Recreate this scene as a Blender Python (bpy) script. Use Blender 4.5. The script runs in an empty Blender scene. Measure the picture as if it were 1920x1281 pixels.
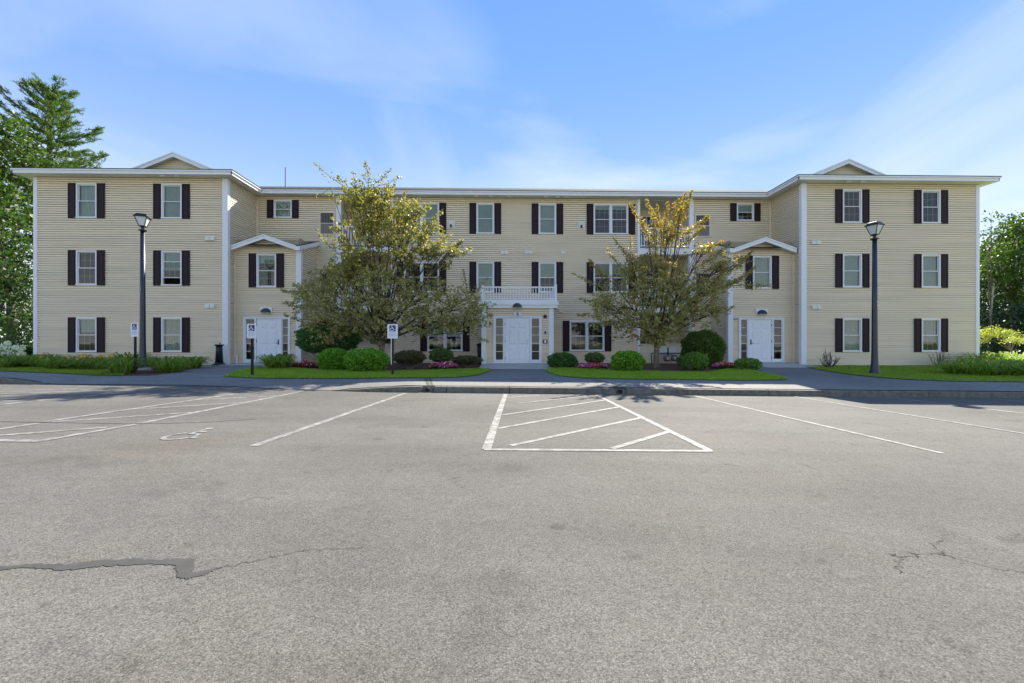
import bpy, math, random
import numpy as np
from mathutils import Vector, Matrix

R = math.radians
# ---------------------------------------------------------------- camera
EYE = 0.89                       # eye height above the door sills (z = 0)
FPX, HOR, YAW = 800.0, 645.0, 0.0218
sc = bpy.context.scene
cam = bpy.data.cameras.new('camera')
cam.sensor_width = 36.0
cam.lens = FPX / 1920 * 36
cam.shift_y = (HOR - 640.5) / 1920
cam.clip_start = 0.05
cam.clip_end = 3000
camo = bpy.data.objects.new('camera', cam)
sc.collection.objects.link(camo)
camo.location = (0, 0, EYE)
camo.rotation_euler = (math.pi / 2, 0, -YAW)
sc.camera = camo

# ---------------------------------------------------------------- sky, sun, exposure
SUN_AZ, SUN_EL = R(28.3), R(39.3)         # azimuth clockwise from +Y (behind the building, to the right)
sun_dir = Vector((math.sin(SUN_AZ) * math.cos(SUN_EL), math.cos(SUN_AZ) * math.cos(SUN_EL), math.sin(SUN_EL)))
world = bpy.data.worlds.new('World')
sc.world = world
world.use_nodes = True
wn, wl = world.node_tree.nodes, world.node_tree.links
wn.clear()
w_out = wn.new('ShaderNodeOutputWorld')
w_bg = wn.new('ShaderNodeBackground')
w_bg.inputs['Strength'].default_value = 0.15
sky = wn.new('ShaderNodeTexSky')
sky.sky_type = 'NISHITA'
sky.sun_disc = False
sky.sun_elevation = SUN_EL
sky.sun_rotation = SUN_AZ
sky.altitude = 0
sky.air_density = 1.0
sky.dust_density = 0.0
sky.ozone_density = 1.0
CLOUD_ROT, CLOUD_LOC = 70, (1.7, 6.1, 0)
# thin high cloud, laid out on a flat layer overhead
tc = wn.new('ShaderNodeTexCoord')
sep = wn.new('ShaderNodeSeparateXYZ')
wl.new(tc.outputs['Generated'], sep.inputs[0])
addz = wn.new('ShaderNodeMath'); addz.operation = 'ADD'; addz.inputs[1].default_value = 0.16
wl.new(sep.outputs['Z'], addz.inputs[0])
mx = wn.new('ShaderNodeMath'); mx.operation = 'MAXIMUM'; mx.inputs[1].default_value = 0.03
wl.new(addz.outputs[0], mx.inputs[0])
dx = wn.new('ShaderNodeMath'); dx.operation = 'DIVIDE'
dy = wn.new('ShaderNodeMath'); dy.operation = 'DIVIDE'
wl.new(sep.outputs['X'], dx.inputs[0]); wl.new(mx.outputs[0], dx.inputs[1])
wl.new(sep.outputs['Y'], dy.inputs[0]); wl.new(mx.outputs[0], dy.inputs[1])
comb = wn.new('ShaderNodeCombineXYZ')
wl.new(dx.outputs[0], comb.inputs['X']); wl.new(dy.outputs[0], comb.inputs['Y'])
mp = wn.new('ShaderNodeMapping')
mp.inputs['Rotation'].default_value = (0, 0, R(CLOUD_ROT))
mp.inputs['Location'].default_value = CLOUD_LOC
mp.inputs['Scale'].default_value = (0.85, 0.30, 1)
wl.new(comb.outputs[0], mp.inputs[0])
cn = wn.new('ShaderNodeTexNoise')
cn.inputs['Scale'].default_value = 1.15
cn.inputs['Detail'].default_value = 7
cn.inputs['Roughness'].default_value = 0.5
cn.inputs['Distortion'].default_value = 0.5
wl.new(mp.outputs[0], cn.inputs['Vector'])
cr = wn.new('ShaderNodeValToRGB')
cr.color_ramp.elements[0].position = 0.48
cr.color_ramp.elements[0].color = (0, 0, 0, 1)
cr.color_ramp.elements[1].position = 0.82
cr.color_ramp.elements[1].color = (0.55, 0.55, 0.55, 1)
wl.new(cn.outputs['Fac'], cr.inputs[0])
cmix = wn.new('ShaderNodeMix'); cmix.data_type = 'RGBA'
mpb = wn.new('ShaderNodeMapping')
mpb.inputs['Scale'].default_value = (0.5, 1.0, 1); mpb.inputs['Location'].default_value = (0.4, 2.6, 0)
wl.new(comb.outputs[0], mpb.inputs[0])
cnb = wn.new('ShaderNodeTexNoise'); cnb.inputs['Scale'].default_value = 1.3; cnb.inputs['Detail'].default_value = 8; cnb.inputs['Distortion'].default_value = 0.6
wl.new(mpb.outputs[0], cnb.inputs['Vector'])
crb = wn.new('ShaderNodeMapRange'); crb.inputs['From Min'].default_value = 0.48; crb.inputs['From Max'].default_value = 0.80; crb.inputs['To Max'].default_value = 0.5
wl.new(cnb.outputs['Fac'], crb.inputs[0])
cmx = wn.new('ShaderNodeMath'); cmx.operation = 'MAXIMUM'
wl.new(cr.outputs['Color'], cmx.inputs[0]); wl.new(crb.outputs[0], cmx.inputs[1])
wl.new(cmx.outputs[0], cmix.inputs['Factor'])
# soften the sky's own glare round the sun: c / (1 + k * luminance), the same over the whole dome
sbw = wn.new('ShaderNodeRGBToBW'); wl.new(sky.outputs['Color'], sbw.inputs[0])
smu = wn.new('ShaderNodeMath'); smu.operation = 'MULTIPLY_ADD'; smu.inputs[1].default_value = 1.12; smu.inputs[2].default_value = 1.2
wl.new(sbw.outputs[0], smu.inputs[0])
sdv = wn.new('ShaderNodeVectorMath'); sdv.operation = 'DIVIDE'
scb = wn.new('ShaderNodeCombineXYZ')
for k_ in 'XYZ': wl.new(smu.outputs[0], scb.inputs[k_])
wl.new(sky.outputs['Color'], sdv.inputs[0]); wl.new(scb.outputs[0], sdv.inputs[1])
shs = wn.new('ShaderNodeHueSaturation'); shs.inputs['Saturation'].default_value = 1.2; shs.inputs['Hue'].default_value = 0.506
wl.new(sdv.outputs[0], shs.inputs['Color'])
# pale haze towards the horizon, all round, brightened to fill the shaded facade
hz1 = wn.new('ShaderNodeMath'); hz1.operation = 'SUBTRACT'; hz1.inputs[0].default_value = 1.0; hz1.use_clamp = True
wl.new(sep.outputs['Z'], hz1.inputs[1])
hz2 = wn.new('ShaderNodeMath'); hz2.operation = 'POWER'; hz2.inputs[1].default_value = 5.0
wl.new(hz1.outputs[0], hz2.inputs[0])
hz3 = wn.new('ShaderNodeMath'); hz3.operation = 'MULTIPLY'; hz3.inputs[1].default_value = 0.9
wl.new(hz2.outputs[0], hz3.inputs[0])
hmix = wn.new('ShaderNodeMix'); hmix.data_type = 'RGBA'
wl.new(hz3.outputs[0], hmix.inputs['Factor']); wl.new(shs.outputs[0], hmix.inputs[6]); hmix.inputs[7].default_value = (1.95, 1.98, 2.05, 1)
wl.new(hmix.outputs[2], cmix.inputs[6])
cmix.inputs[7].default_value = (1.42, 1.47, 1.58, 1)
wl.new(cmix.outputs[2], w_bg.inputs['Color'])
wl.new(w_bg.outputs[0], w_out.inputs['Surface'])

sun = bpy.data.lights.new('sun', 'SUN')
sun.energy = 2.0
sun.angle = R(0.53)
sun.color = (1.0, 0.93, 0.82)
suno = bpy.data.objects.new('sun', sun)
sc.collection.objects.link(suno)
suno.location = (30, 50, 45)
suno.rotation_euler = sun_dir.to_track_quat('Z', 'Y').to_euler()

vs = sc.view_settings
vs.view_transform = 'Standard'
vs.look = 'None'
vs.exposure = 2.55
vs.gamma = 1.0
vs.use_curve_mapping = False
sc.cycles.use_denoising = True
sc.cycles.max_bounces = 8
sc.cycles.transparent_max_bounces = 16
sc.render.film_transparent = False

# ---------------------------------------------------------------- helpers
col = sc.collection
rng = np.random.default_rng(7)
random.seed(7)
CT, ST = math.cos(YAW), math.sin(YAW)

def wx(px, Y):
    """world X of the photograph column px at distance Y"""
    t = (px - 960) / FPX
    return Y * (t * CT + ST) / (CT - t * ST)

def wz(px, py, Y):
    X = wx(px, Y)
    return EYE + (HOR - py) * (X * ST + Y * CT) / FPX

class MB:
    def __init__(self):
        self.v, self.f = [], []
    def quad(self, *p):
        n = len(self.v)
        self.v.extend([tuple(q) for q in p])
        self.f.append(tuple(range(n, n + len(p))))
        return self
    def box(self, x0, x1, y0, y1, z0, z1):
        n = len(self.v)
        self.v += [(x0, y0, z0), (x1, y0, z0), (x1, y1, z0), (x0, y1, z0), (x0, y0, z1), (x1, y0, z1), (x1, y1, z1), (x0, y1, z1)]
        self.f += [tuple(n + i for i in q) for q in ((0, 3, 2, 1), (4, 5, 6, 7), (0, 1, 5, 4), (1, 2, 6, 5), (2, 3, 7, 6), (3, 0, 4, 7))]
        return self
    def hexa(self, b, t):
        n = len(self.v)
        self.v += [tuple(q) for q in b] + [tuple(q) for q in t]
        self.f += [tuple(n + i for i in q) for q in ((0, 3, 2, 1), (4, 5, 6, 7), (0, 1, 5, 4), (1, 2, 6, 5), (2, 3, 7, 6), (3, 0, 4, 7))]
        return self
    def prism(self, poly, vec):
        """extrude a planar polygon by vec"""
        n, m = len(self.v), len(poly)
        self.v += [tuple(p) for p in poly] + [tuple(Vector(p) + Vector(vec)) for p in poly]
        self.f.append(tuple(range(n + m - 1, n - 1, -1)))
        self.f.append(tuple(range(n + m, n + 2 * m)))
        for i in range(m):
            j = (i + 1) % m
            self.f.append((n + i, n + j, n + m + j, n + m + i))
        return self
    def tube(self, pts, rad, n=8, cap=True):
        pts = [Vector(p) for p in pts]
        base = len(self.v)
        for i, p in enumerate(pts):
            d = (pts[min(i + 1, len(pts) - 1)] - pts[max(i - 1, 0)]).normalized()
            a = d.orthogonal().normalized() if i == 0 else (a - d * a.dot(d)).normalized()
            b = d.cross(a)
            r = rad[i] if hasattr(rad, '__len__') else rad
            for k in range(n):
                q = p + (a * math.cos(2 * math.pi * k / n) + b * math.sin(2 * math.pi * k / n)) * r
                self.v.append(tuple(q))
        for i in range(len(pts) - 1):
            for k in range(n):
                k2 = (k + 1) % n
                self.f.append((base + i * n + k, base + i * n + k2, base + (i + 1) * n + k2, base + (i + 1) * n + k))
        if cap:
            self.f.append(tuple(base + k for k in range(n - 1, -1, -1)))
            self.f.append(tuple(base + (len(pts) - 1) * n + k for k in range(n)))
        return self
    def lathe(self, prof, cx=0, cy=0, n=20, sq=False):
        base = len(self.v)
        for r, z in prof:
            for k in range(n):
                a = 2 * math.pi * (k + (0.5 if sq else 0)) / n
                self.v.append((cx + r * math.cos(a), cy + r * math.sin(a), z))
        for i in range(len(prof) - 1):
            for k in range(n):
                k2 = (k + 1) % n
                self.f.append((base + i * n + k, base + i * n + k2, base + (i + 1) * n + k2, base + (i + 1) * n + k))
        self.f.append(tuple(base + k for k in range(n - 1, -1, -1)))
        self.f.append(tuple(base + (len(prof) - 1) * n + k for k in range(n)))
        return self
    def mesh(self, name, mat, smooth=False, bevel=0):
        me = bpy.data.meshes.new(name)
        me.from_pydata(self.v, [], self.f)
        me.update()
        me.materials.append(mat)
        if smooth:
            me.polygons.foreach_set('use_smooth', [True] * len(me.polygons))
        return me
    def build(self, name, mat, parent=None, smooth=False, loc=None):
        return link(name, self.mesh(name, mat, smooth), parent, loc)

def link(name, me, parent=None, loc=None, local=False):
    o = bpy.data.objects.new(name, me)
    col.objects.link(o)
    if loc is not None:
        o.location = loc
    if parent is not None:
        o.parent = parent
        if not local:
            o.matrix_parent_inverse = Matrix.Translation(parent.location).inverted()
    return o

def tag(o, label=None, cat=None, group=None, kind=None):
    if label: o['label'] = label
    if cat: o['category'] = cat
    if group: o['group'] = group
    if kind: o['kind'] = kind
    return o

def empty(name, loc, label=None, cat=None, group=None):
    o = bpy.data.objects.new(name, None)
    o.empty_display_size = 0.2
    col.objects.link(o)
    o.location = loc
    return tag(o, label, cat, group)

def copy_tree(o, parent=None):
    c = o.copy(); col.objects.link(c); c.parent = parent
    if parent is not None:
        c.matrix_parent_inverse = o.matrix_parent_inverse
    for ch in [x for x in bpy.data.objects if x.parent == o]:
        copy_tree(ch, c)
    return c

def npmesh(name, V, F, mat, tint=None, parent=None, smooth=False):
    """V (n,3), F (m,k) arrays; tint (n,3) real leaf / petal colours per vertex"""
    me = bpy.data.meshes.new(name)
    n, (m, k) = len(V), F.shape
    me.vertices.add(n); me.vertices.foreach_set('co', np.ascontiguousarray(V, np.float32).ravel())
    me.loops.add(m * k); me.loops.foreach_set('vertex_index', np.ascontiguousarray(F, np.int32).ravel())
    me.polygons.add(m)
    me.polygons.foreach_set('loop_start', np.arange(0, m * k, k, dtype=np.int32))
    me.update(calc_edges=True)
    if smooth:
        me.polygons.foreach_set('use_smooth', [True] * m)
    if tint is not None:
        at = me.color_attributes.new('tint', 'FLOAT_COLOR', 'POINT')
        c = np.ones((n, 4), np.float32); c[:, :3] = tint
        at.data.foreach_set('color', c.ravel())
    me.materials.append(mat)
    return link(name, me, parent)

# ---------------------------------------------------------------- materials
def new_mat(name):
    m = bpy.data.materials.new(name); m.use_nodes = True
    n, l = m.node_tree.nodes, m.node_tree.links
    return m, n, l, n['Principled BSDF']

def plain(name, c, rough=0.6, var=0.08, scale=6.0, metal=0.0, spec=0.5, bump=0.0, bscale=60, stretch=(1, 1, 1)):
    m, n, l, b = new_mat(name)
    b.inputs['Roughness'].default_value = rough
    b.inputs['Metallic'].default_value = metal
    b.inputs['Specular IOR Level'].default_value = spec
    t = n.new('ShaderNodeTexCoord'); mpn = n.new('ShaderNodeMapping')
    mpn.inputs['Scale'].default_value = stretch
    l.new(t.outputs['Object'], mpn.inputs[0])
    no = n.new('ShaderNodeTexNoise'); no.inputs['Scale'].default_value = scale; no.inputs['Detail'].default_value = 5
    l.new(mpn.outputs[0], no.inputs['Vector'])
    r = n.new('ShaderNodeValToRGB')
    r.color_ramp.elements[0].position = 0.25; r.color_ramp.elements[1].position = 0.75
    r.color_ramp.elements[0].color = tuple(x * (1 - var) for x in c) + (1,)
    r.color_ramp.elements[1].color = tuple(min(1, x * (1 + var)) for x in c) + (1,)
    l.new(no.outputs['Fac'], r.inputs[0]); l.new(r.outputs[0], b.inputs['Base Color'])
    if bump:
        nb = n.new('ShaderNodeTexNoise'); nb.inputs['Scale'].default_value = bscale; nb.inputs['Detail'].default_value = 4
        l.new(mpn.outputs[0], nb.inputs['Vector'])
        bp = n.new('ShaderNodeBump'); bp.inputs['Strength'].default_value = bump; bp.inputs['Distance'].default_value = 0.01
        l.new(nb.outputs['Fac'], bp.inputs['Height']); l.new(bp.outputs[0], b.inputs['Normal'])
    return m

def leafmat(name, trans=0.4, rough=0.5):
    m, n, l, b = new_mat(name)
    a = n.new('ShaderNodeAttribute'); a.attribute_name = 'tint'
    l.new(a.outputs['Color'], b.inputs['Base Color'])
    b.inputs['Roughness'].default_value = rough
    b.inputs['Specular IOR Level'].default_value = 0.42
    tr = n.new('ShaderNodeBsdfTranslucent')
    hs = n.new('ShaderNodeHueSaturation'); hs.inputs['Saturation'].default_value = 1.1; hs.inputs['Value'].default_value = 1.5
    l.new(a.outputs['Color'], hs.inputs['Color']); l.new(hs.outputs[0], tr.inputs['Color'])
    mix = n.new('ShaderNodeMixShader'); mix.inputs[0].default_value = trans
    l.new(b.outputs[0], mix.inputs[1]); l.new(tr.outputs[0], mix.inputs[2])
    l.new(mix.outputs[0], n['Material Output'].inputs['Surface'])
    return m

def asphalt(name, dark, mid, light, patch=0.25, spec=0.2, stains=False, grain=150):
    m, n, l, b = new_mat(name)
    t = n.new('ShaderNodeTexCoord')
    def noise(scale, detail=6, rough=.6, stretch=None, loc=None):
        v = t.outputs['Object']
        if stretch or loc:
            mp_ = n.new('ShaderNodeMapping'); l.new(v, mp_.inputs[0]); v = mp_.outputs[0]
            if stretch: mp_.inputs['Scale'].default_value = stretch
            if loc: mp_.inputs['Location'].default_value = loc
        x = n.new('ShaderNodeTexNoise'); x.inputs['Scale'].default_value = scale; x.inputs['Detail'].default_value = detail; x.inputs['Roughness'].default_value = rough
        l.new(v, x.inputs['Vector'])
        return x.outputs['Fac']
    def rng_(v, f0, f1, t0, t1):
        x = n.new('ShaderNodeMapRange'); l.new(v, x.inputs[0])
        for k, q in zip(('From Min', 'From Max', 'To Min', 'To Max'), (f0, f1, t0, t1)): x.inputs[k].default_value = q
        return x.outputs[0]
    def mulv(a_, b_):
        x = n.new('ShaderNodeMath'); x.operation = 'MULTIPLY'; l.new(a_, x.inputs[0]); l.new(b_, x.inputs[1]); return x.outputs[0]
    def mulc(c_, f_):
        x = n.new('ShaderNodeMix'); x.data_type = 'RGBA'; x.blend_type = 'MULTIPLY'; x.inputs['Factor'].default_value = 1
        l.new(c_, x.inputs[6]); l.new(f_, x.inputs[7]); return x.outputs[2]
    v = n.new('ShaderNodeTexVoronoi'); v.inputs['Scale'].default_value = grain
    l.new(t.outputs['Object'], v.inputs['Vector'])
    sepc = n.new('ShaderNodeSeparateColor'); l.new(v.outputs['Color'], sepc.inputs[0])
    r = n.new('ShaderNodeValToRGB'); e = r.color_ramp.elements
    e[0].position = 0.0; e[0].color = dark + (1,); e[1].position = 1.0; e[1].color = light + (1,)
    for p_, c_ in ((.12, tuple(.5 * (p + q) for p, q in zip(dark, mid))), (.45, mid), (.86, tuple(.6 * p + .4 * q for p, q in zip(mid, light)))):
        x = e.new(p_); x.color = c_ + (1,)
    l.new(sepc.outputs[0], r.inputs[0])
    c = mulc(r.outputs[0], rng_(v.outputs['Distance'], .35, .8, 1.0, .62))
    f = mulv(rng_(noise(.16, 3, .5, loc=(3, 7, 0)), .32, .68, 1 - patch, 1 + patch * .8), rng_(noise(.7, 9, .66), .3, .7, 1 - patch * .6, 1 + patch * .6))
    f = mulv(f, rng_(noise(1.3, 6, .6, (0.22, 1.6, 1)), .3, .7, .90, 1.08))
    f = mulv(f, rng_(noise(14, 4, .7), .3, .7, .90, 1.08))
    if stains:
        # parked-car drips and scuffs: sparse dark spots with soft ragged rims; worn wheel lanes
        f = mulv(f, rng_(noise(1.05, 5, .62, loc=(11, 2, 0)), .60, .72, 1.0, .78))
        f = mulv(f, rng_(noise(4.2, 3, .6, loc=(5, 9, 0)), .66, .72, 1.0, .74))
        f = mulv(f, rng_(noise(.55, 4, .5, (.12, 1.0, 1), (2, 4, 0)), .52, .64, 1.0, 1.12))
    c = mulc(c, f)
    if stains:
        w = n.new('ShaderNodeMix'); w.data_type = 'RGBA'; w.blend_type = 'MULTIPLY'
        l.new(rng_(noise(.35, 4, .6, loc=(1, 3, 2)), .58, .75, 0.0, .8), w.inputs['Factor']); l.new(c, w.inputs[6]); w.inputs[7].default_value = (1.0, .93, .86, 1); c = w.outputs[2]
    l.new(c, b.inputs['Base Color'])
    b.inputs['Roughness'].default_value = 0.9
    b.inputs['Specular IOR Level'].default_value = spec
    inv = n.new('ShaderNodeMath'); inv.operation = 'SUBTRACT'; inv.inputs[0].default_value = 1.0
    l.new(v.outputs['Distance'], inv.inputs[1])
    bp = n.new('ShaderNodeBump'); bp.inputs['Strength'].default_value = 0.22; bp.inputs['Distance'].default_value = 0.004
    l.new(inv.outputs[0], bp.inputs['Height']); l.new(bp.outputs[0], b.inputs['Normal'])
    return m

def glassmat(name, tint=(0.75, 0.86, 0.83)):
    m, n, l, b = new_mat(name)
    n.remove(b)
    tr = n.new('ShaderNodeBsdfTransparent'); tr.inputs[0].default_value = tint + (1,)
    gl = n.new('ShaderNodeBsdfGlossy'); gl.inputs['Roughness'].default_value = 0.015
    fr = n.new('ShaderNodeFresnel'); fr.inputs[0].default_value = 1.75
    t = n.new('ShaderNodeTexCoord')
    no = n.new('ShaderNodeTexNoise'); no.inputs['Scale'].default_value = 1.6; no.inputs['Detail'].default_value = 1
    l.new(t.outputs['Object'], no.inputs['Vector'])
    bp = n.new('ShaderNodeBump'); bp.inputs['Strength'].default_value = 0.06; bp.inputs['Distance'].default_value = 0.05
    l.new(no.outputs['Fac'], bp.inputs['Height']); l.new(bp.outputs[0], gl.inputs['Normal'])
    mix = n.new('ShaderNodeMixShader'); l.new(fr.outputs[0], mix.inputs[0]); l.new(tr.outputs[0], mix.inputs[1]); l.new(gl.outputs[0], mix.inputs[2])
    l.new(mix.outputs[0], n['Material Output'].inputs['Surface'])
    return m

def shinglemat():
    m, n, l, b = new_mat('asphalt_shingle')
    t = n.new('ShaderNodeTexCoord')
    br = n.new('ShaderNodeTexBrick')
    br.inputs['Scale'].default_value = 1.0
    br.inputs['Brick Width'].default_value = 0.32; br.inputs['Row Height'].default_value = 0.14; br.inputs['Mortar Size'].default_value = 0.006
    br.inputs['Color1'].default_value = (0.075, 0.08, 0.08, 1); br.inputs['Color2'].default_value = (0.12, 0.12, 0.115, 1); br.inputs['Mortar'].default_value = (0.05, 0.05, 0.05, 1)
    l.new(t.outputs['Object'], br.inputs['Vector'])
    no = n.new('ShaderNodeTexNoise'); no.inputs['Scale'].default_value = 40; l.new(t.outputs['Object'], no.inputs['Vector'])
    mx_ = n.new('ShaderNodeMix'); mx_.data_type = 'RGBA'; mx_.blend_type = 'OVERLAY'; mx_.inputs['Factor'].default_value = 0.5
    l.new(br.outputs['Color'], mx_.inputs[6]); l.new(no.outputs['Fac'], mx_.inputs[7]); l.new(mx_.outputs[2], b.inputs['Base Color'])
    b.inputs['Roughness'].default_value = 0.95
    b.inputs['Specular IOR Level'].default_value = 0.05
    return m

M = {}
M['siding'] = plain('vinyl_siding', (0.86, 0.735, 0.53), 0.5, 0.09, 1.3, stretch=(0.25, 0.25, 6))
M['sheath'] = plain('wall_sheathing', (0.40, 0.33, 0.22), 0.9)
M['trim'] = plain('white_trim', (0.86, 0.86, 0.86), 0.45, 0.03)
M['soffit'] = plain('soffit_vinyl', (0.78, 0.75, 0.68), 0.6, 0.03)
M['frame'] = plain('white_window_vinyl', (0.82, 0.82, 0.81), 0.4, 0.02)
M['muntin'] = plain('muntin_vinyl', (0.66, 0.66, 0.58), 0.5, 0.02)
M['shutter'] = plain('plum_brown_shutter', (0.029, 0.015, 0.018), 0.6, 0.15, spec=0.25)
M['door'] = plain('white_door_paint', (0.86, 0.865, 0.87), 0.4, 0.02)
M['glass'] = glassmat('window_glass')
M['curtain'] = plain('sheer_curtain', (0.66, 0.68, 0.62), 0.9, 0.10, 3, stretch=(6, 1, 0.4))
M['blind'] = plain('white_blind', (0.68, 0.72, 0.68), 0.7, 0.05)
M['dimroom'] = plain('room_wall', (0.34, 0.30, 0.24), 0.9)
M['bluecloth'] = plain('blue_cloth', (0.03, 0.05, 0.14), 0.9)
M['roof'] = shinglemat()
M['darkmetal'] = plain('dark_bronze_metal', (0.045, 0.042, 0.045), 0.45, 0.15)
M['louver'] = plain('taupe_louver', (0.21, 0.18, 0.15), 0.6)
M['black'] = plain('black_metal', (0.012, 0.012, 0.013), 0.4, 0.2)
M['navy'] = plain('navy_black_pole', (0.020, 0.026, 0.042), 0.35, 0.15, spec=0.6)
M['lampglass'] = plain('frosted_lamp_glass', (0.72, 0.74, 0.72), 0.35, 0.06)
M['signwhite'] = plain('sign_white', (0.78, 0.80, 0.84), 0.4, 0.02)
M['signblue'] = plain('sign_blue', (0.012, 0.016, 0.13), 0.4, 0.02)
M['signgrey'] = plain('sign_print', (0.30, 0.34, 0.52), 0.5, 0.02)
M['postgreen'] = plain('dark_sign_post', (0.035, 0.030, 0.022), 0.6, 0.2)
M['red'] = plain('dull_red_bell', (0.10, 0.020, 0.012), 0.5)
M['asphalt'] = asphalt('lot_asphalt', (0.088, 0.084, 0.073), (0.152, 0.145, 0.127), (0.225, 0.214, 0.188), 0.18, stains=True)
M['walk'] = asphalt('walk_asphalt', (0.15, 0.143, 0.130), (0.275, 0.262, 0.240), (0.39, 0.375, 0.345), 0.2)
M['tar'] = plain('crack_sealer', (0.068, 0.063, 0.053), 0.6, 0.15, 12)
M['crackm'] = plain('crack_dark', (0.045, 0.043, 0.034), 0.9, 0.3, 30)
M['kerb'] = plain('granite_kerb', (0.17, 0.155, 0.12), 0.85, 0.35, 9, bump=0.6, bscale=70)
M['concrete'] = plain('concrete', (0.46, 0.44, 0.39), 0.85, 0.14, 5, bump=0.3)
M['mulch'] = plain('bark_mulch', (0.12, 0.050, 0.032), 0.95, 0.6, 28, bump=1.0, bscale=45)
M['darksoil'] = plain('dark_soil', (0.075, 0.058, 0.042), 0.95, 0.5, 18, bump=0.8, bscale=40)
M['soil'] = plain('lawn_soil', (0.15, 0.22, 0.035), 0.95, 0.4, 10)
M['bark'] = plain('bark', (0.20, 0.165, 0.12), 0.9, 0.35, 14, bump=0.8, bscale=30, stretch=(1, 1, 0.25))
M['birch'] = plain('pale_bark', (0.38, 0.35, 0.28), 0.9, 0.3, 14)
M['darkbark'] = plain('dark_bark', (0.085, 0.070, 0.056), 0.9, 0.35, 14)
M['leaf'] = leafmat('leaf', 0.42, 0.48)
M['grass'] = leafmat('grass_blade', 0.45, 0.6)
M['needle'] = leafmat('pine_needle', 0.30, 0.6)
M['petal'] = leafmat('petal', 0.30, 0.6)
M['paint'] = None
def paintmat():
    m, n, l, b = new_mat('worn_white_paint')
    t = n.new('ShaderNodeTexCoord')
    v = n.new('ShaderNodeTexVoronoi'); v.inputs['Scale'].default_value = 115; l.new(t.outputs['Object'], v.inputs['Vector'])
    no = n.new('ShaderNodeTexNoise'); no.inputs['Scale'].default_value = 7; no.inputs['Detail'].default_value = 10; no.inputs['Roughness'].default_value = 0.7
    l.new(t.outputs['Object'], no.inputs['Vector'])
    r = n.new('ShaderNodeValToRGB'); r.color_ramp.elements[0].position = 0.42; r.color_ramp.elements[1].position = 0.60
    r.color_ramp.elements[0].color = (0.17, 0.162, 0.145, 1); r.color_ramp.elements[1].color = (0.345, 0.335, 0.305, 1)
    l.new(no.outputs['Fac'], r.inputs[0])
    mr = n.new('ShaderNodeMapRange'); mr.inputs['From Min'].default_value = 0.4; mr.inputs['From Max'].default_value = 0.8; mr.inputs['To Min'].default_value = 1; mr.inputs['To Max'].default_value = 0.72
    l.new(v.outputs['Distance'], mr.inputs[0])
    mu = n.new('ShaderNodeMix'); mu.data_type = 'RGBA'; mu.blend_type = 'MULTIPLY'; mu.inputs['Factor'].default_value = 1
    l.new(r.outputs[0], mu.inputs[6]); l.new(mr.outputs[0], mu.inputs[7]); l.new(mu.outputs[2], b.inputs['Base Color'])
    b.inputs['Roughness'].default_value = 0.8
    return m
M['paint'] = paintmat()
# ---------------------------------------------------------------- ground levels
def clampf(x, a, b): return max(a, min(b, x))
def sstep(a, b, x):
    t = clampf((x - a) / (b - a), 0, 1)
    return t * t * (3 - 2 * t)

def z_lot(X, Y):
    return -0.245 - 0.013 * Y - 0.0125 * clampf(X, -30, 30)
def kerb_front(X):                     # distance of the lot's edge
    return 11.06 + 1.3 * (1 - sstep(-9.5, -3.2, X))
def kerb_rise(X):                      # 1 where the kerb stands, 0 at the dropped kerb
    return 0.152 * max(clampf((X + 4.5) / 1.9, 0, 1), clampf((-12.9 - X) / 1.2, 0, 1))
def z_ter(X, Y):
    Xc = clampf(X, -26, 30)
    ye = kerb_front(Xc) + 0.02
    pts = [(ye, z_lot(Xc, ye) + kerb_rise(Xc)), (max(13.0, ye + 1.8), -0.175 - 0.006 * Xc), (17.3, -0.14 - 0.005 * Xc), (20.0, -0.12 - 0.004 * Xc)]
    if Y <= pts[0][0]: return pts[0][1]
    for (y0, z0), (y1, z1) in zip(pts, pts[1:]):
        if Y <= y1:
            return z0 + (z1 - z0) * (Y - y0) / (y1 - y0)
    return pts[-1][1]

def ground_at(px, py, zf):
    lo, hi = 0.6, 70.0
    for _ in range(50):
        Y = 0.5 * (lo + hi); X = wx(px, Y)
        p = HOR + FPX * (EYE - zf(X, Y)) / (X * ST + Y * CT)
        if p > py: lo = Y
        else: hi = Y
    Y = 0.5 * (lo + hi); X = wx(px, Y)
    return X, Y, zf(X, Y)
def gl(px, py): return Vector(ground_at(px, py, z_lot))
def gp(px, py): return Vector(ground_at(px, py, z_ter))

# one sheet to the horizon (turf); lot and walks lie on it
gxs = [-900, -300, -120, -60] + [-30 + 0.75 * i for i in range(81)] + [60, 120, 300, 900]
gys = [-900, -300, -100, -40, -30, -15, -5, 5, 10.0, 10.9] + [11 + 0.5 * i for i in range(28)] + [26, 30, 40, 60, 100, 300, 1200]
def z_sheet(X, Y):
    if Y <= 12.9 or (X < -3 and Y < 16.0):
        return min(z_lot(X, min(Y, 11)), z_ter(X, Y)) - 0.12
    return z_ter(X, Y)
gm = MB()
for Y in gys:
    for X in gxs: gm.v.append((X, Y, z_sheet(X, Y)))
nx = len(gxs)
for j in range(len(gys) - 1):
    for i in range(nx - 1):
        gm.f.append((j * nx + i, j * nx + i + 1, (j + 1) * nx + i + 1, (j + 1) * nx + i))
tag(gm.build('ground', M['soil']), 'flat turf ground running out to the horizon under everything', kind='structure')

def patch(name, xs, front, back, mat, off, rows=10, parent=None):
    b = MB(); rws = rows + 1
    for X in xs:
        f, k = front(X), back(X)
        for r in range(rws):
            Y = f + (k - f) * r / rows
            b.v.append((X, Y, z_ter(X, Y) + off))
    for i in range(len(xs) - 1):
        for r in range(rows):
            b.f.append((i * rws + r, (i + 1) * rws + r, (i + 1) * rws + r + 1, i * rws + r + 1))
    return b.build(name, mat, parent)

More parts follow.
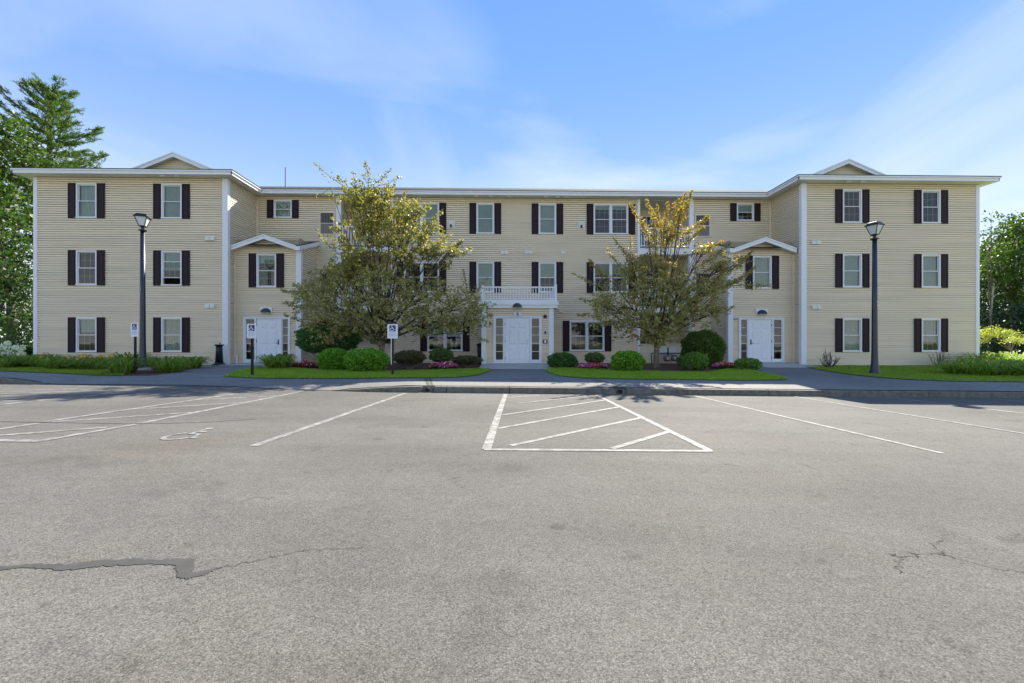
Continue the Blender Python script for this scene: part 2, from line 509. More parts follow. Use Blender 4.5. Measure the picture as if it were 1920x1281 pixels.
# parking lot
lot = MB()
lxs = [-70 + 1.0 * i for i in range(141)]
for X in lxs:
    for Y in (-45, -20, 0, 5, kerb_front(clampf(X, -26, 30)) + 0.03):
        lot.v.append((X, Y, z_lot(X, Y)))
for i in range(len(lxs) - 1):
    for r in range(4):
        lot.f.append((i * 5 + r, i * 5 + 5 + r, i * 5 + 6 + r, i * 5 + 1 + r))
lot = tag(lot.build('parking_lot', M['asphalt']), 'weathered light grey asphalt parking lot with white stall lines', kind='structure')

def ribbon(pts, w, off, zf=z_lot):
    """a flat strip along ground points; w may vary along it"""
    b = MB(); n = len(pts)
    L_, R_ = [], []
    for i, p in enumerate(pts):
        d = Vector(pts[min(i + 1, n - 1)][:2]) - Vector(pts[max(i - 1, 0)][:2]); d.normalize()
        nn = Vector((-d.y, d.x)); ww = (w[i] if hasattr(w, '__len__') else w) / 2
        for s, lst in ((1, L_), (-1, R_)):
            q = Vector(p[:2]) + nn * ww * s
            lst.append((q.x, q.y, zf(q.x, q.y) + off))
    for i in range(n - 1):
        b.quad(R_[i], R_[i + 1], L_[i + 1], L_[i])
    return b

def line(a, c, w=0.11, off=0.004):
    A, C_ = gl(*a), gl(*c)
    n = max(2, int((C_ - A).length / 0.5))
    pts = [A.lerp(C_, i / n) for i in range(n + 1)]
    return ribbon(pts, w, off).build('painted_line', M['paint'], lot)

for k, (a, c, w) in enumerate([
        ((475, 837), (760, 737.5), .10), ((912, 843), (948, 739), .105), ((1331, 846), (1118, 741), .10), ((908, 843.5), (1335, 846.5), .09),
        ((958, 836), (1205, 783), .085), ((933, 804), (1160, 763.5), .085), ((940, 779), (1135, 750.5), .085), ((968, 757), (1102, 743), .08), ((952, 746), (1012, 741.5), .08),
        ((1147, 842), (1254, 810), .085), ((1302, 742.5), (1768, 851), .075), ((1487, 743.5), (1960, 820), .075), ((1663, 745), (1960, 780), .10), ((1837, 746), (1960, 757), .10),
        ((-40, 826), (78, 827.5), .12), ((78, 827), (256, 796), .11), ((263, 794), (567, 734), .11), ((-40, 820), (200, 801.5), .10), ((-40, 811), (70, 794.5), .11), ((83, 791.5), (490, 732), .11),
        ((97, 791.5), (360, 773.5), .10), ((233, 769), (457, 755), .10), ((353, 751), (520, 742.5), .10),
        ((-40, 763), (300, 730), .11), ((-40, 753.5), (140, 748.5), .10), ((-40, 744.5), (200, 738), .10), ((-40, 740.5), (207, 733), .10), ((-40, 737), (150, 728.5), .10),
        ((60, 722.5), (360, 728.5), .10), ((380, 729), (640, 732), .09)]):
    line(a, c, w, 0.004 + 0.0006 * (k % 4))

def wheelchair(tr, stroke=0.075):
    """access symbol strokes in a unit square, mapped through tr(u, v)"""
    b = MB()
    def seg(pts, w):
        n = len(pts); L_, R_ = [], []
        for i, p in enumerate(pts):
            d = Vector(pts[min(i + 1, n - 1)]) - Vector(pts[max(i - 1, 0)]); d.normalize()
            nn = Vector((-d.y, d.x)) * w / 2
            L_.append(tr(p[0] + nn.x, p[1] + nn.y)); R_.append(tr(p[0] - nn.x, p[1] - nn.y))
        for i in range(n - 1): b.quad(R_[i], R_[i + 1], L_[i + 1], L_[i])
    s = stroke
    arc = [(0.42 + 0.27 * math.cos(R(a)), 0.30 + 0.25 * math.sin(R(a))) for a in range(120, 345, 12)]
    seg(arc, s)
    b.quad(*[tr(0.40 + 0.075 * math.cos(R(a)), 0.90 + 0.075 * math.sin(R(a))) for a in range(0, 360, 30)])
    seg([(0.40, 0.80), (0.42, 0.46), (0.66, 0.44), (0.78, 0.17), (0.88, 0.21)], s * 1.1)
    seg([(0.43, 0.64), (0.62, 0.64)], s)
    return b
o0 = gl(272, 825.5); u1 = gl(345, 826.5) - o0; v1 = gl(398, 802) - gl(306, 826)
def tr_ground(u, v):
    p = o0 + u1 * u * 1.25 + v1 * v
    return (p.x, p.y, z_lot(p.x, p.y) + 0.0055)
wheelchair(tr_ground, 0.085).build('painted_wheelchair_symbol', M['paint'], lot)

# crack sealer, cracks and seams in the lot
def densify(pts, n=6, jit=0.0):
    out = []
    for a, c in zip(pts, pts[1:]):
        for i in range(n):
            p = Vector(a).lerp(Vector(c), i / n)
            out.append(p + Vector((random.gauss(0, jit), random.gauss(0, jit), 0)))
    out.append(Vector(pts[-1]))
    return out
top = densify([gl(*q) for q in ((-40, 1069), (0, 1063), (40, 1060), (70, 1057.5), (100, 1058), (125, 1059), (165, 1053), (190, 1051), (240, 1049), (262, 1048), (275, 1050), (300, 1051), (322, 1049), (338, 1047.5), (366, 1048.5), (362, 1060), (360, 1071), (366, 1075), (395, 1068), (420, 1062.5))], 6, 0.005)
bot = densify([gl(*q) for q in ((-40, 1076), (0, 1071), (40, 1065), (85, 1067), (120, 1070), (150, 1067), (190, 1062), (240, 1061), (275, 1058), (310, 1060), (322, 1059), (331, 1068), (332, 1083), (350, 1087), (365, 1083), (385, 1078), (402, 1070), (412, 1066))], 6, 0.005)
tb = MB(); tb.quad(*[(q.x, q.y, z_lot(q.x, q.y) + 0.0025) for q in bot + top[::-1]])
tb.build('crack_sealer_patch', M['tar'], lot)
def crack(pts, w, mat='crackm', jit=0.012):
    P_ = densify([gl(*q) for q in pts], 7, jit)
    ribbon(P_, [w * (0.5 + random.random()) for _ in P_], 0.003).build('crack', M[mat], lot)
crack([(420, 1063), (470, 1053), (530, 1040), (590, 1030), (680, 1027)], 0.0035)
crack([(1672, 1039), (1680, 1042), (1709, 1045), (1722, 1039), (1760, 1040), (1765, 1037), (1800, 1050), (1850, 1064), (1925, 1076)], 0.004)
crack([(1765, 1037), (1747, 1020), (1772, 1010)], 0.0045)
crack([(1680, 1042), (1692, 1053), (1680, 1064), (1687, 1075)], 0.004)
crack([(0, 791), (120, 793), (240, 795), (370, 793), (480, 786)], 0.03, 'tar', 0.006)
crack([(905, 763), (950, 756), (985, 754), (1040, 750)], 0.018, 'tar', 0.006)
crack([(738, 753), (780, 750)], 0.02, 'tar', 0.006)

# walks (one dark asphalt sheet), lawns, beds, stoops
wxs = [-29 + 0.25 * i for i in range(249)]
walk = patch('walkway', wxs, lambda X: kerb_front(X) + 0.02 + (0.13 if kerb_rise(X) > 0.02 else 0), lambda X: 19.2, M['walk'], 0.012, 64)
tag(walk, 'dark asphalt walkway along the kerb and up to the three doors', kind='structure')

def px_patch(name, front, back, mat, off, rows=30, step=6.0, backY=None):
    """ground sheet between two outlines (photograph columns turned into ground points)"""
    fx, fy = zip(*front); x0, x1 = fx[0], fx[-1]
    if back: bx, by = zip(*back)
    n = max(6, int((x1 - x0) / step))
    G = np.zeros((n + 1, rows + 1, 3))
    for i in range(n + 1):
        px = x0 + (x1 - x0) * i / n
        A = gp(px, float(np.interp(px, fx, fy)))
        if backY is None:
            B = gp(px, float(np.interp(px, bx, by)))
        else:
            B = Vector((wx(px, backY), backY, 0))
        if B.y < A.y + .02: B = A + Vector((0, .02, 0))
        for r in range(rows + 1):
            q = A.lerp(B, r / rows)
            G[i, r] = (q.x, q.y, z_ter(q.x, q.y) + off)
    b = MB(); b.v = [tuple(v) for v in G.reshape(-1, 3)]; w_ = rows + 1
    for i in range(n):
        for r in range(rows):
            b.f.append((i * w_ + r, (i + 1) * w_ + r, (i + 1) * w_ + r + 1, i * w_ + r + 1))
    return b.build(name, mat), G

def lawn(front, back, label, dens, hgt, shade=1.0):
    o, G = px_patch('lawn', front, back, M['soil'], 0.034)
    tag(o, label, kind='structure')
    # blades, spread evenly over the patch
    c00, c10, c01, c11 = G[:-1, :-1], G[1:, :-1], G[:-1, 1:], G[1:, 1:]
    ar = np.abs(np.cross((c10 - c00)[..., :2], (c01 - c00)[..., :2])).ravel()
    N = min(int(dens * ar.sum()), 90000)
    k = rng.choice(len(ar), N, p=ar / ar.sum())
    u, v = rng.uniform(-.04, 1.04, (N, 1)), rng.uniform(-.04, 1.04, (N, 1))
    f = lambda c: c.reshape(-1, 3)[k]
    Q = (f(c00) * (1 - u) + f(c10) * u) * (1 - v) + (f(c01) * (1 - u) + f(c11) * u) * v
    X, Y, Z = Q.T; Z = Z - .01
    patchn = 0.5 + 0.5 * np.sin(X * 2.1 + 1.7 * np.sin(Y * 2.3)) * np.cos(Y * 1.9 + X * .7)
    h = hgt * rng.uniform(0.7, 1.7, N); a = rng.uniform(0, 2 * np.pi, N); w = 0.009
    tip = rng.normal(0, 0.025, (N, 2))
    V = np.zeros((N, 3, 3))
    V[:, 0] = np.stack([X - w * np.cos(a), Y - w * np.sin(a), Z], 1)
    V[:, 1] = np.stack([X + w * np.cos(a), Y + w * np.sin(a), Z], 1)
    V[:, 2] = np.stack([X + tip[:, 0], Y + tip[:, 1], Z + h], 1)
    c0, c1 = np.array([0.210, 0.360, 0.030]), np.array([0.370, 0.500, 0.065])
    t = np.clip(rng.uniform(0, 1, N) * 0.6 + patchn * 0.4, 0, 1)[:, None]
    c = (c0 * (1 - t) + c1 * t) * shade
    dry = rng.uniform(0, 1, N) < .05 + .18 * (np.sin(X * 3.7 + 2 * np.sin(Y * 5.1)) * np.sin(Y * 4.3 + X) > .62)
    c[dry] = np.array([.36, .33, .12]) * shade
    npmesh('grass', V.reshape(-1, 3), np.arange(N * 3).reshape(-1, 3), M['grass'], np.repeat(c, 3, 0), o)['kind'] = 'stuff'
    return o
lawn([(418, 708), (500, 711), (640, 711.5), (735, 710.5), (850, 709.5), (890, 706), (919, 697)],
     [(418, 707.5), (440, 699), (475, 692), (520, 690), (600, 696), (700, 699), (800, 697), (880, 694), (919, 694)], 'mown lawn strip left of the main door walk', 1500, 0.055)
lawn([(1023, 697), (1045, 706), (1090, 710.5), (1200, 713), (1300, 714), (1400, 715), (1476, 714)],
     [(1023, 695), (1050, 692), (1150, 696), (1250, 700), (1330, 700), (1365, 694), (1405, 696), (1445, 704), (1476, 713)], 'mown lawn strip right of the main door walk', 1500, 0.055)
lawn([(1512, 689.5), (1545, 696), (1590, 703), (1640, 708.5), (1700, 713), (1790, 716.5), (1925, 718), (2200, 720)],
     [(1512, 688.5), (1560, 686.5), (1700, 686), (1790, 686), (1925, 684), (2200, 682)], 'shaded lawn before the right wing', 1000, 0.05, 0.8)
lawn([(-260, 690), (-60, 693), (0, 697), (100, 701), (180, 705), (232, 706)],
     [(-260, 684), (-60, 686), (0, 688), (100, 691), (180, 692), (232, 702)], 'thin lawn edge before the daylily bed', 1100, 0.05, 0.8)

def bed(front, backY, label, mat='mulch'):
    return tag(px_patch('mulch_bed', front, None, M[mat], 0.024, 36, 8.0, backY)[0], label, kind='structure')
bed([(520, 689), (600, 697.5), (700, 701), (800, 699), (880, 696.5), (917, 692)], 22.15, 'brown bark mulch bed under the left tree')
bed([(1021, 692), (1050, 694), (1150, 698), (1250, 702), (1330, 702), (1372, 693), (1400, 690)], 22.15, 'brown bark mulch bed under the right tree')
bed([(-100, 689), (100, 694), (200, 701), (238, 705.5), (285, 705), (330, 699), (378, 689)], 19.8, 'mulch bed around the left lamp post')
bed([(1530, 687.5), (1600, 689), (1800, 688), (1835, 687)], 19.86, 'bare dark soil strip along the right wing wall', 'darksoil')

def stoop(a, c, Y0, Y1, label, zt):
    b = MB()
    b.hexa([(a[0], Y0, z_ter(a[0], Y0) - .1), (a[1], Y0, z_ter(a[1], Y0) - .1), (c[1], Y1, -.3), (c[0], Y1, -.3)],
           [(a[0], Y0, z_ter(a[0], Y0) + .03), (a[1], Y0, z_ter(a[1], Y0) + .03), (c[1], Y1, zt), (c[0], Y1, zt)])
    return tag(b.build('concrete_stoop', M['concrete']), label, kind='structure')
stoop((-0.98, 2.15), (-0.93, 2.05), 17.4, 19.47, 'pale concrete stoop before the main door', -0.012)
stoop((-12.60, -9.75), (-12.60, -9.58), 19.2, 20.38, 'pale concrete stoop before the left side door', -0.012)
stoop((11.9, 14.5), (11.2, 14.10), 18.9, 20.38, 'pale concrete stoop before the right side door', -0.012)

# kerb of granite lengths, with two drain gaps
kerb = tag(empty('kerb', (0, 11.06, -0.4)), 'granite kerb between the lot and the walkway', kind='structure')
def stone(x0, x1, s0=0.0, s1=0.0):
    """one length; s0 / s1 slope its ends back (drain gaps)"""
    b = MB(); n = max(1, int((x1 - x0) / 0.6)); g = 0.009
    xs = [x0 + g + (x1 - x0 - 2 * g) * i / n for i in range(n + 1)]
    prof = []
    for i, X in enumerate(xs):
        e0, e1 = (s0 if i == 0 else 0), (s1 if i == n else 0)
        y = kerb_front(X); zb = z_lot(X, y); h = kerb_rise(X)
        Xt = X + e0 - e1
        prof.append([(X, y, zb - .2), (X, y, zb + 0.002), (Xt, y + .008, zb + h - .012), (Xt, y + .022, zb + h), (Xt, y + .15, zb + h + .004), (X, y + .15, zb - .2)])
    for i in range(n):
        for k in range(5):
            b.quad(prof[i][k], prof[i + 1][k], prof[i + 1][k + 1], prof[i][k + 1])
    b.quad(*prof[0][::-1]); b.quad(*prof[-1])
    b.build('kerb_stone', M['kerb'], kerb)
kx = lambda px: wx(px, 11.06)
br = [kx(690), kx(725)]
stone(-4.45, kx(690)); stone(kx(690), kx(725)); stone(kx(725), kx(791), 0, 0); stone(kx(812), kx(837), 0.03, 0)
stone(kx(837), kx(955)); stone(kx(955), kx(1129)); stone(kx(1129), kx(1156), 0, 0.04); stone(kx(1172), kx(1290), 0.04, 0)
x = kx(1290)
for k in range(12):
    stone(x, x + 2.15); x += 2.15
x = -12.95
for k in range(6):
    stone(x - 1.9, x); x -= 1.9
for px, lab in ((801, 'black drain pipe end in the left kerb gap'), (1163.5, 'black drain pipe end in the right kerb gap')):
    X = kx(px); e = empty('drain_pipe', (X, 11.1, z_lot(X, 11.1)), lab, 'drain pipe', 'drain pipes through the kerb')
    b = MB(); zc = z_lot(X, 11.1) + 0.065
    ring = [(r * math.cos(R(a)), r * math.sin(R(a))) for r in (0.055,) for a in range(0, 360, 20)]
    for (u, v), (u2, v2) in zip(ring, ring[1:] + ring[:1]):
        b.quad((X + u, 11.07, zc + v), (X + u2, 11.07, zc + v2), (X + u2, 11.6, zc + v2 + .02), (X + u, 11.6, zc + v + .02))
        b.quad((X + u * .85, 11.07, zc + v * .85), (X + u, 11.07, zc + v), (X + u2, 11.07, zc + v2), (X + u2 * .85, 11.07, zc + v2 * .85))
    b.quad(*[(X + u * .9, 11.13, zc + v * .9) for u, v in ring])
    b.build('pipe', M['black'], e)
    b = MB().box(X - .14, X + .15, 11.075, 11.2, zc - .2, zc - .045); b.box(X + .06, X + .13, 11.08, 11.21, zc - .05, zc + .03); b.box(X - .15, X + .16, 11.14, 11.24, zc - .05, zc + .075)
    b.build('mortar_bedding', M['kerb'], e)
for px in ((770, 835), (1128, 1165)):
    for dxx in (0, 8):
        P0 = gp(px[0] + 28 + dxx if px[0] < 900 else px[0] - 16 + dxx, 711 if px[0] < 900 else 713); P1 = Vector((kx(801 if px[0] < 900 else 1163) + dxx * .012, 11.25, 0))
        pts = [Vector((P0.x, P0.y, 0)).lerp(P1, i / 6) for i in range(7)]
        ribbon(pts, [.05 + .05 * random.random() for _ in pts], 0.016, z_ter).build('tar_seam', M['tar'], walk)
# ---------------------------------------------------------------- the building
YW, YE, YC = 19.85, 20.40, 22.20          # fronts of the wings, the door bays and the centre
XL0, XL1, XR0, XR1 = -21.25, -12.62, 14.12, 22.66
BL1, BR0 = -9.56, 10.92                   # inner sides of the door bays
OV = 0.48                                 # eave overhang
ZF0, ZF1 = 8.47, 8.66                     # fascia
ZB = -0.22
PX0, PX1, YP = -0.94, 2.30, 19.50         # vestibule
YB = 38.0
bld = empty('apartment_building', (0.7, 22.2, -0.12), 'long three storey tan clapboard apartment building with white trim and plum shutters', 'apartment building')

ROW = 0.1035
def cut(x0, x1, z0, z1, holes):
    """intervals of [x0,x1] left after the holes that cross the band z0..z1 at its middle"""
    zm = 0.5 * (z0 + z1); iv = [(x0, x1)]
    for hx0, hx1, hz0, hz1 in holes:
        if hz0 < zm < hz1:
            nv = []
            for a, c in iv:
                if hx1 <= a or hx0 >= c: nv.append((a, c)); continue
                if hx0 > a: nv.append((a, hx0))
                if hx1 < c: nv.append((hx1, c))
            iv = nv
    return iv

def wall(p0, p1, z0, z1, holes=(), topf=None, inner=True):
    """clapboards between plan points p0 -> p1 (outside on the right hand); holes in (s0,s1,z0,z1) along the wall.
    topf(s0,s1,z) -> clipped interval for sloping tops"""
    p0, p1 = Vector(p0), Vector(p1); L_ = (p1 - p0).length; u = (p1 - p0) / L_; n = Vector((u.y, -u.x))
    sid = MB()
    P = lambda s, o, z: (p0.x + u.x * s + n.x * o, p0.y + u.y * s + n.y * o, z)
    k0 = int(math.floor((z0 + 2) / ROW)); k1 = int(math.ceil((z1 + 2) / ROW))
    for k in range(k0, k1):
        a, c = max(z0, k * ROW - 2), min(z1, (k + 1) * ROW - 2)
        if c - a < 0.01: continue
        for s0, s1 in cut(0, L_, a, c, holes):
            if topf:
                r = topf(s0, s1, 0.5 * (a + c))
                if r is None: continue
                s0, s1 = r
            if s1 - s0 < 0.01: continue
            j = random.uniform(-.0012, .0012)
            g_ = min(a + .036, c - .004); D_ = -.055          # lapped board over a deep shadow groove
            sid.quad(P(s0, .022 + j, g_), P(s1, .022 + j, g_), P(s1, .014, c), P(s0, .014, c))
            sid.quad(P(s0, .014, c), P(s1, .014, c), P(s1, D_, c), P(s0, D_, c))
            sid.quad(P(s0, D_, a), P(s1, D_, a), P(s1, D_, g_), P(s0, D_, g_))
            sid.quad(P(s0, D_, g_), P(s1, D_, g_), P(s1, .022 + j, g_), P(s0, .022 + j, g_))
    o = sid.build('siding', M['siding'], bld); o['kind'] = 'stuff'
    if inner:
        b = MB(); zs = sorted({z0, z1} | {h[2] for h in holes if z0 < h[2] < z1} | {h[3] for h in holes if z0 < h[3] < z1})
        for a, c in zip(zs, zs[1:]):
            for s0, s1 in cut(0, L_, a, c, holes):
                b.quad(P(s0, -.07, a), P(s1, -.07, a), P(s1, -.07, c), P(s0, -.07, c))
        b.build('wall_sheathing', M['sheath'], bld)
    return o

# ---- windows: one mesh set per size, shared by all copies
WIN = {}
def win_meshes(w, h, dbl):
    key = (round(w, 3), round(h, 3), dbl)
    if key in WIN: return WIN[key]
    hw, hh, c = w / 2, h / 2, 0.062
    fr = MB()
    fr.box(-hw, hw, -.032, .06, hh - c, hh).box(-hw - .015, hw + .015, -.045, .06, -hh, -hh + c * .8)
    fr.box(-hw, -hw + c, -.032, .06, -hh + c * .8, hh - c).box(hw - c, hw, -.032, .06, -hh + c * .8, hh - c)
    if dbl: fr.box(-.055, .055, -.030, .06, -hh + c * .8, hh - c)
    d = {'frame': fr.mesh('window', M['frame'])}
    bays = [(-hw + c, hw - c)] if not dbl else [(-hw + c, -.055), (.055, hw - c)]
    d['parts'] = []
    for x0, x1 in bays:
        for up in (0, 1):
            z0, z1 = (-hh + c * .8, 0.012) if not up else (-0.012, hh - c)
            y = .008 if not up else .034
            s = MB(); t = .032
            s.box(x0, x1, y, y + .022, z1 - t, z1).box(x0, x1, y, y + .022, z0, z0 + t)
            s.box(x0, x0 + t, y, y + .022, z0 + t, z1 - t).box(x1 - t, x1, y, y + .022, z0 + t, z1 - t)
            g = MB().quad((x0 + t, y + .008, z0 + t), (x1 - t, y + .008, z0 + t), (x1 - t, y + .008, z1 - t), (x0 + t, y + .008, z1 - t))
            mu = MB(); a, b_ = x0 + t, x1 - t; za, zb_ = z0 + t, z1 - t
            for i in (1, 2):
                X = a + (b_ - a) * i / 3; mu.box(X - .008, X + .008, y + .0095, y + .014, za, zb_)
            Z = (za + zb_) / 2; mu.box(a, b_, y + .0105, y + .0135, Z - .008, Z + .008)
            d['parts'].append((s.mesh('sash', M['frame']), g.mesh('pane', M['glass']), mu.mesh('muntin_grid', M['muntin'])))
    d['bays'] = bays; d['h'] = hh
    WIN[key] = d
    return d

def cover_mesh(kind, x0, x1, z0, z1):
    key = (kind, round(x0, 3), round(x1, 3), round(z0, 3), round(z1, 3))
    if key in WIN: return WIN[key]
    b = MB()
    if kind == 'curtain':
        n = 26
        for i in range(n):
            a, c = x0 + (x1 - x0) * i / n, x0 + (x1 - x0) * (i + 1) / n
            ya, yc = .13 + .018 * math.sin(i * 1.9) + .01 * math.sin(i * .7), .13 + .018 * math.sin((i + 1) * 1.9) + .01 * math.sin((i + 1) * .7)
            b.quad((a, ya, z0), (c, yc, z0), (c, yc, z1), (a, ya, z1))
        m = b.mesh('curtain', M['curtain'])
    else:
        n = max(2, int((z1 - z0) / .05)); t = (z1 - z0) / n
        for i in range(n):
            b.quad((x0, .105, z0 + i * t), (x1, .105, z0 + i * t), (x1, .125, z0 + (i + 1) * t + .004), (x0, .125, z0 + (i + 1) * t + .004))
        m = b.mesh('blind', M['blind'])
    WIN[key] = m
    return m

def window(X, Y, zt, w=0.917, h=1.58, dbl=False, cover=('curtain', 1.0, 0.0), shut=True, shw=0.355, grid=True, open_=0.0):
    """zt top of the frame; cover = (kind, top fraction, bottom fraction) of the opening hidden inside"""
    d = win_meshes(w, h, dbl); zc = zt - h / 2
    o = link('window', d['frame'], bld, (X, Y - .012, zc))
    for i, (s, g, m) in enumerate(d['parts']):
        so = link('sash', s, o, local=True); go = link('pane', g, o, local=True)
        if open_ and i % 2 == 0:
            so.location.z = go.location.z = open_
        if grid: 
            mo = link('muntin_grid', m, o, local=True)
            if open_ and i % 2 == 0: mo.location.z = open_
    if cover:
        hh = d['h']
        for x0, x1 in d['bays']:
            z1 = -hh + 2 * hh * cover[1] - .03; z0 = -hh + 2 * hh * cover[2] + .03
            link(cover[0], cover_mesh(cover[0], x0 - .02, x1 + .02, z0, z1), o, local=True)
    if shut:
        key = ('sh', shw, h)
        if key not in WIN:
            b = MB(); hh = h / 2 + .012; a = shw / 2
            b.box(-a, a, -.005, .0, -hh, hh)
            b.box(-a, -a + .045, -.022, -.004, -hh, hh).box(a - .045, a, -.022, -.004, -hh, hh)
            for z0, z1 in ((-hh, -hh + .06), (-.03, .03), (hh - .06, hh)):
                b.box(-a + .045, a - .045, -.022, -.004, z0, z1)
            for z0, z1 in ((-hh + .085, -.055), (.055, hh - .085)):
                b.box(-a + .07, a - .07, -.016, -.004, z0, z1)
            WIN[key] = b.mesh('shutter', M['shutter'])
        for s in (-1, 1):
            link('shutter', WIN[key], bld, (X + s * (w / 2 + shw / 2 + .008), Y - .024, zc))
    return (X - w / 2 + .02, X + w / 2 - .02, zt - h + .02, zt - .02)

T3, T2, T1 = 8.19, 5.14, 2.09
holes = {k: [] for k in ('wl', 'wr', 'c', 'bl', 'br')}
cur, bli = 'curtain', 'blind'
def add(wk, px, Y, zt, **kw):
    holes[wk].append(window(wx(px, Y), Y, zt, **kw))
# left wing
add('wl', 163.3, YW, T3, cover=(cur, 1, 0), grid=False); add('wl', 322.7, YW, T3, cover=(bli, 1, 0), grid=False)
add('wl', 163.3, YW, T2, cover=None); add('wl', 322.7, YW, T2, cover=(bli, 1, .42), open_=.30)
add('wl', 163.3, YW, T1, cover=(bli, 1, .55)); add('wl', 322.7, YW, T1, cover=(cur, 1, 0))
# right wing
add('wr', 1597.1, YW, T3, cover=None); add('wr', 1744.5, YW, T3, cover=None)
add('wr', 1597.1, YW, T2, cover=(bli, 1, 0), grid=False); add('wr', 1744.5, YW, T2, cover=(bli, 1, 0), grid=False)
add('wr', 1597.1, YW, T1, cover=(cur, 1, 0)); add('wr', 1744.5, YW, T1, cover=(cur, 1, .28))
# centre
for px in (910, 1026.3):
    add('c', px, YC, T3, cover=(bli, 1, 0), grid=(px < 1000))
add('c', 910, YC, T2, cover=(bli, 1, .0)); add('c', 1026.3, YC, T2, cover=(bli, 1, .48))
for px, zt, cv in ((790.5, T3, (bli, 1, 0)), (1145.2, T3, (cur, 1, .82)), (790.5, T2, None), (1145.2, T2, (bli, 1, .6)), (834.5, T1, (bli, 1, .52)), (1100.5, T1, None)):
    add('c', px, YC, zt, w=1.82, dbl=True, cover=cv)
add('c', 530.9, YC, 8.28, h=.92, cover=(cur, 1, 0), shw=.34); add('c', 1397, YC, 8.28, h=.92, cover=(cur, 1, .5), shw=.34)
add('bl', 500.1, YE, T2, cover=(bli, 1, .72)); add('br', 1428.5, YE, T2, cover=(cur, 1, 0))

# ---- recessed balconies
RL = (-8.39, -5.72); RR = (7.13, 9.84)
DEPTH = 1.7
RZ = [(0.89, 2.56), (2.90, 5.58), (5.95, ZF0)]     # openings
for a, c in (RL, RR):
    for z0, z1 in RZ: holes['c'].append((a + .02, c - .02, z0, z1))
# ---- vestibule hides a piece of the centre wall; doors
holes['c'].append((PX0 + .05, PX1 - .05, -.4, 2.9))

def shift(hs, x0): return [(a - x0, c - x0, z0, z1) for a, c, z0, z1 in hs]
DL = (wx(457, YE), wx(544.5, YE)); DR = (wx(1385, YE), wx(1469.4, YE)); DM = (wx(925, YP), wx(1015.5, YP))
ZD = 2.16
holes['bl'].append((DL[0] + .03, DL[1] - .03, -.5, ZD - .03))
holes['br'].append((DR[0] + .03, DR[1] - .03, -.5, ZD - .03))
wall((XL0, YW), (XL1, YW), ZB, ZF0, shift(holes['wl'], XL0))
wall((XR0, YW), (XR1, YW), ZB, ZF0, shift(holes['wr'], XR0))
wall((XL1, YC), (XR0, YC), ZB, ZF0, shift(holes['c'], XL1))
wall((XL1, YW), (XL1, YC), ZB, ZF0); wall((XR0, YC), (XR0, YW), ZB, ZF0)
wall((XL0, YB), (XL0, YW), ZB, ZF0); wall((XR1, YW), (XR1, YB), ZB, ZF0)
b = MB().box(XL0 + .02, XR1 - .02, YB, YB + .1, ZB, ZF0); b.build('rear_wall', M['sheath'], bld)
# bays: gable fronts and side walls under a rising rake
GP = 0.352
def gable_top(xc, zr):
    def f(p0x):
        def g(s0, s1, z):
            half = (zr - z) / GP
            a, c = max(s0, xc - p0x - half), min(s1, xc - p0x + half)
            return (a, c) if c > a else None
        return g
    return f
XCL, XCR = (XL1 + BL1) / 2, (BR0 + XR0) / 2
ZG = 5.86
wall((XL1, YE), (BL1, YE), ZB, ZG - .02, shift(holes['bl'], XL1), gable_top(XCL, ZG)(XL1))
wall((BR0, YE), (XR0, YE), ZB, ZG - .02, shift(holes['br'], BR0), gable_top(XCR, ZG)(BR0))
rake = lambda rev: (lambda s0, s1, z: (s0, s1) if z < 5.33 else ((max(s0, (z - 5.33) / .33), s1) if not rev else (s0, min(s1, 1.8 - (z - 5.33) / .33))))
def rk(rev):
    def g(s0, s1, z):
        if z < 5.33: return (s0, s1)
        d = (z - 5.33) / .33
        a, c = (max(s0, d), s1) if not rev else (s0, min(s1, 1.8 - d))
        return (a, c) if c > a else None
    return g
wall((BL1, YE), (BL1, YC), ZB, 5.9, (), rk(False)); wall((BR0, YC), (BR0, YE), ZB, 5.9, (), rk(True))
# vestibule
hv = [(DM[0] + .03 - PX0, DM[1] - .03 - PX0, -.5, ZD - .03)]
wall((PX0, YP), (PX1, YP), ZB, 2.62, hv); wall((PX1, YP), (PX1, YC), ZB, 2.62); wall((PX0, YC), (PX0, YP), ZB, 2.62)
# foundations
for x0, x1, y in ((XL0, XL1, YW), (XR0, XR1, YW), (XL1, XR0, YC)):
    MB().box(x0 + .03, x1 - .03, y + .03, y + .25, -.7, ZB + .02).build('foundation', M['concrete'], bld)

# floors and inner walls (what one sees through the glass)
for z in (-.06, 2.72, 5.77):
    MB().box(XL0 + .05, XL1 - .05, YW + .06, YB - .1, z, z + .12).build('floor_slab', M['dimroom'], bld)
    MB().box(XR0 + .05, XR1 - .05, YW + .06, YB - .1, z, z + .12).build('floor_slab', M['dimroom'], bld)
    MB().box(XL1, XR0, YC + .06 + (DEPTH if z > 0 else 0), YB - .1, z, z + .12).build('floor_slab', M['dimroom'], bld)
for x0, x1, y in ((XL0, XL1, YW + 4.2), (XR0, XR1, YW + 4.2), (XL1, XR0, YC + 4.2)):
    MB().box(x0 + .1, x1 - .1, y, y + .1, 0, ZF0).build('inner_wall', M['dimroom'], bld)
MB().box(XL0 + .05, XR1 - .05, YC + .06, YB - .1, ZF0 + .02, ZF0 + .06).build('attic_floor', M['dimroom'], bld)
for x0, x1 in ((XL0, XL1), (XR0, XR1)):
    MB().box(x0 + .05, x1 - .05, YW + .06, YC + .05, ZF0 + .02, ZF0 + .06).build('attic_floor', M['dimroom'], bld)

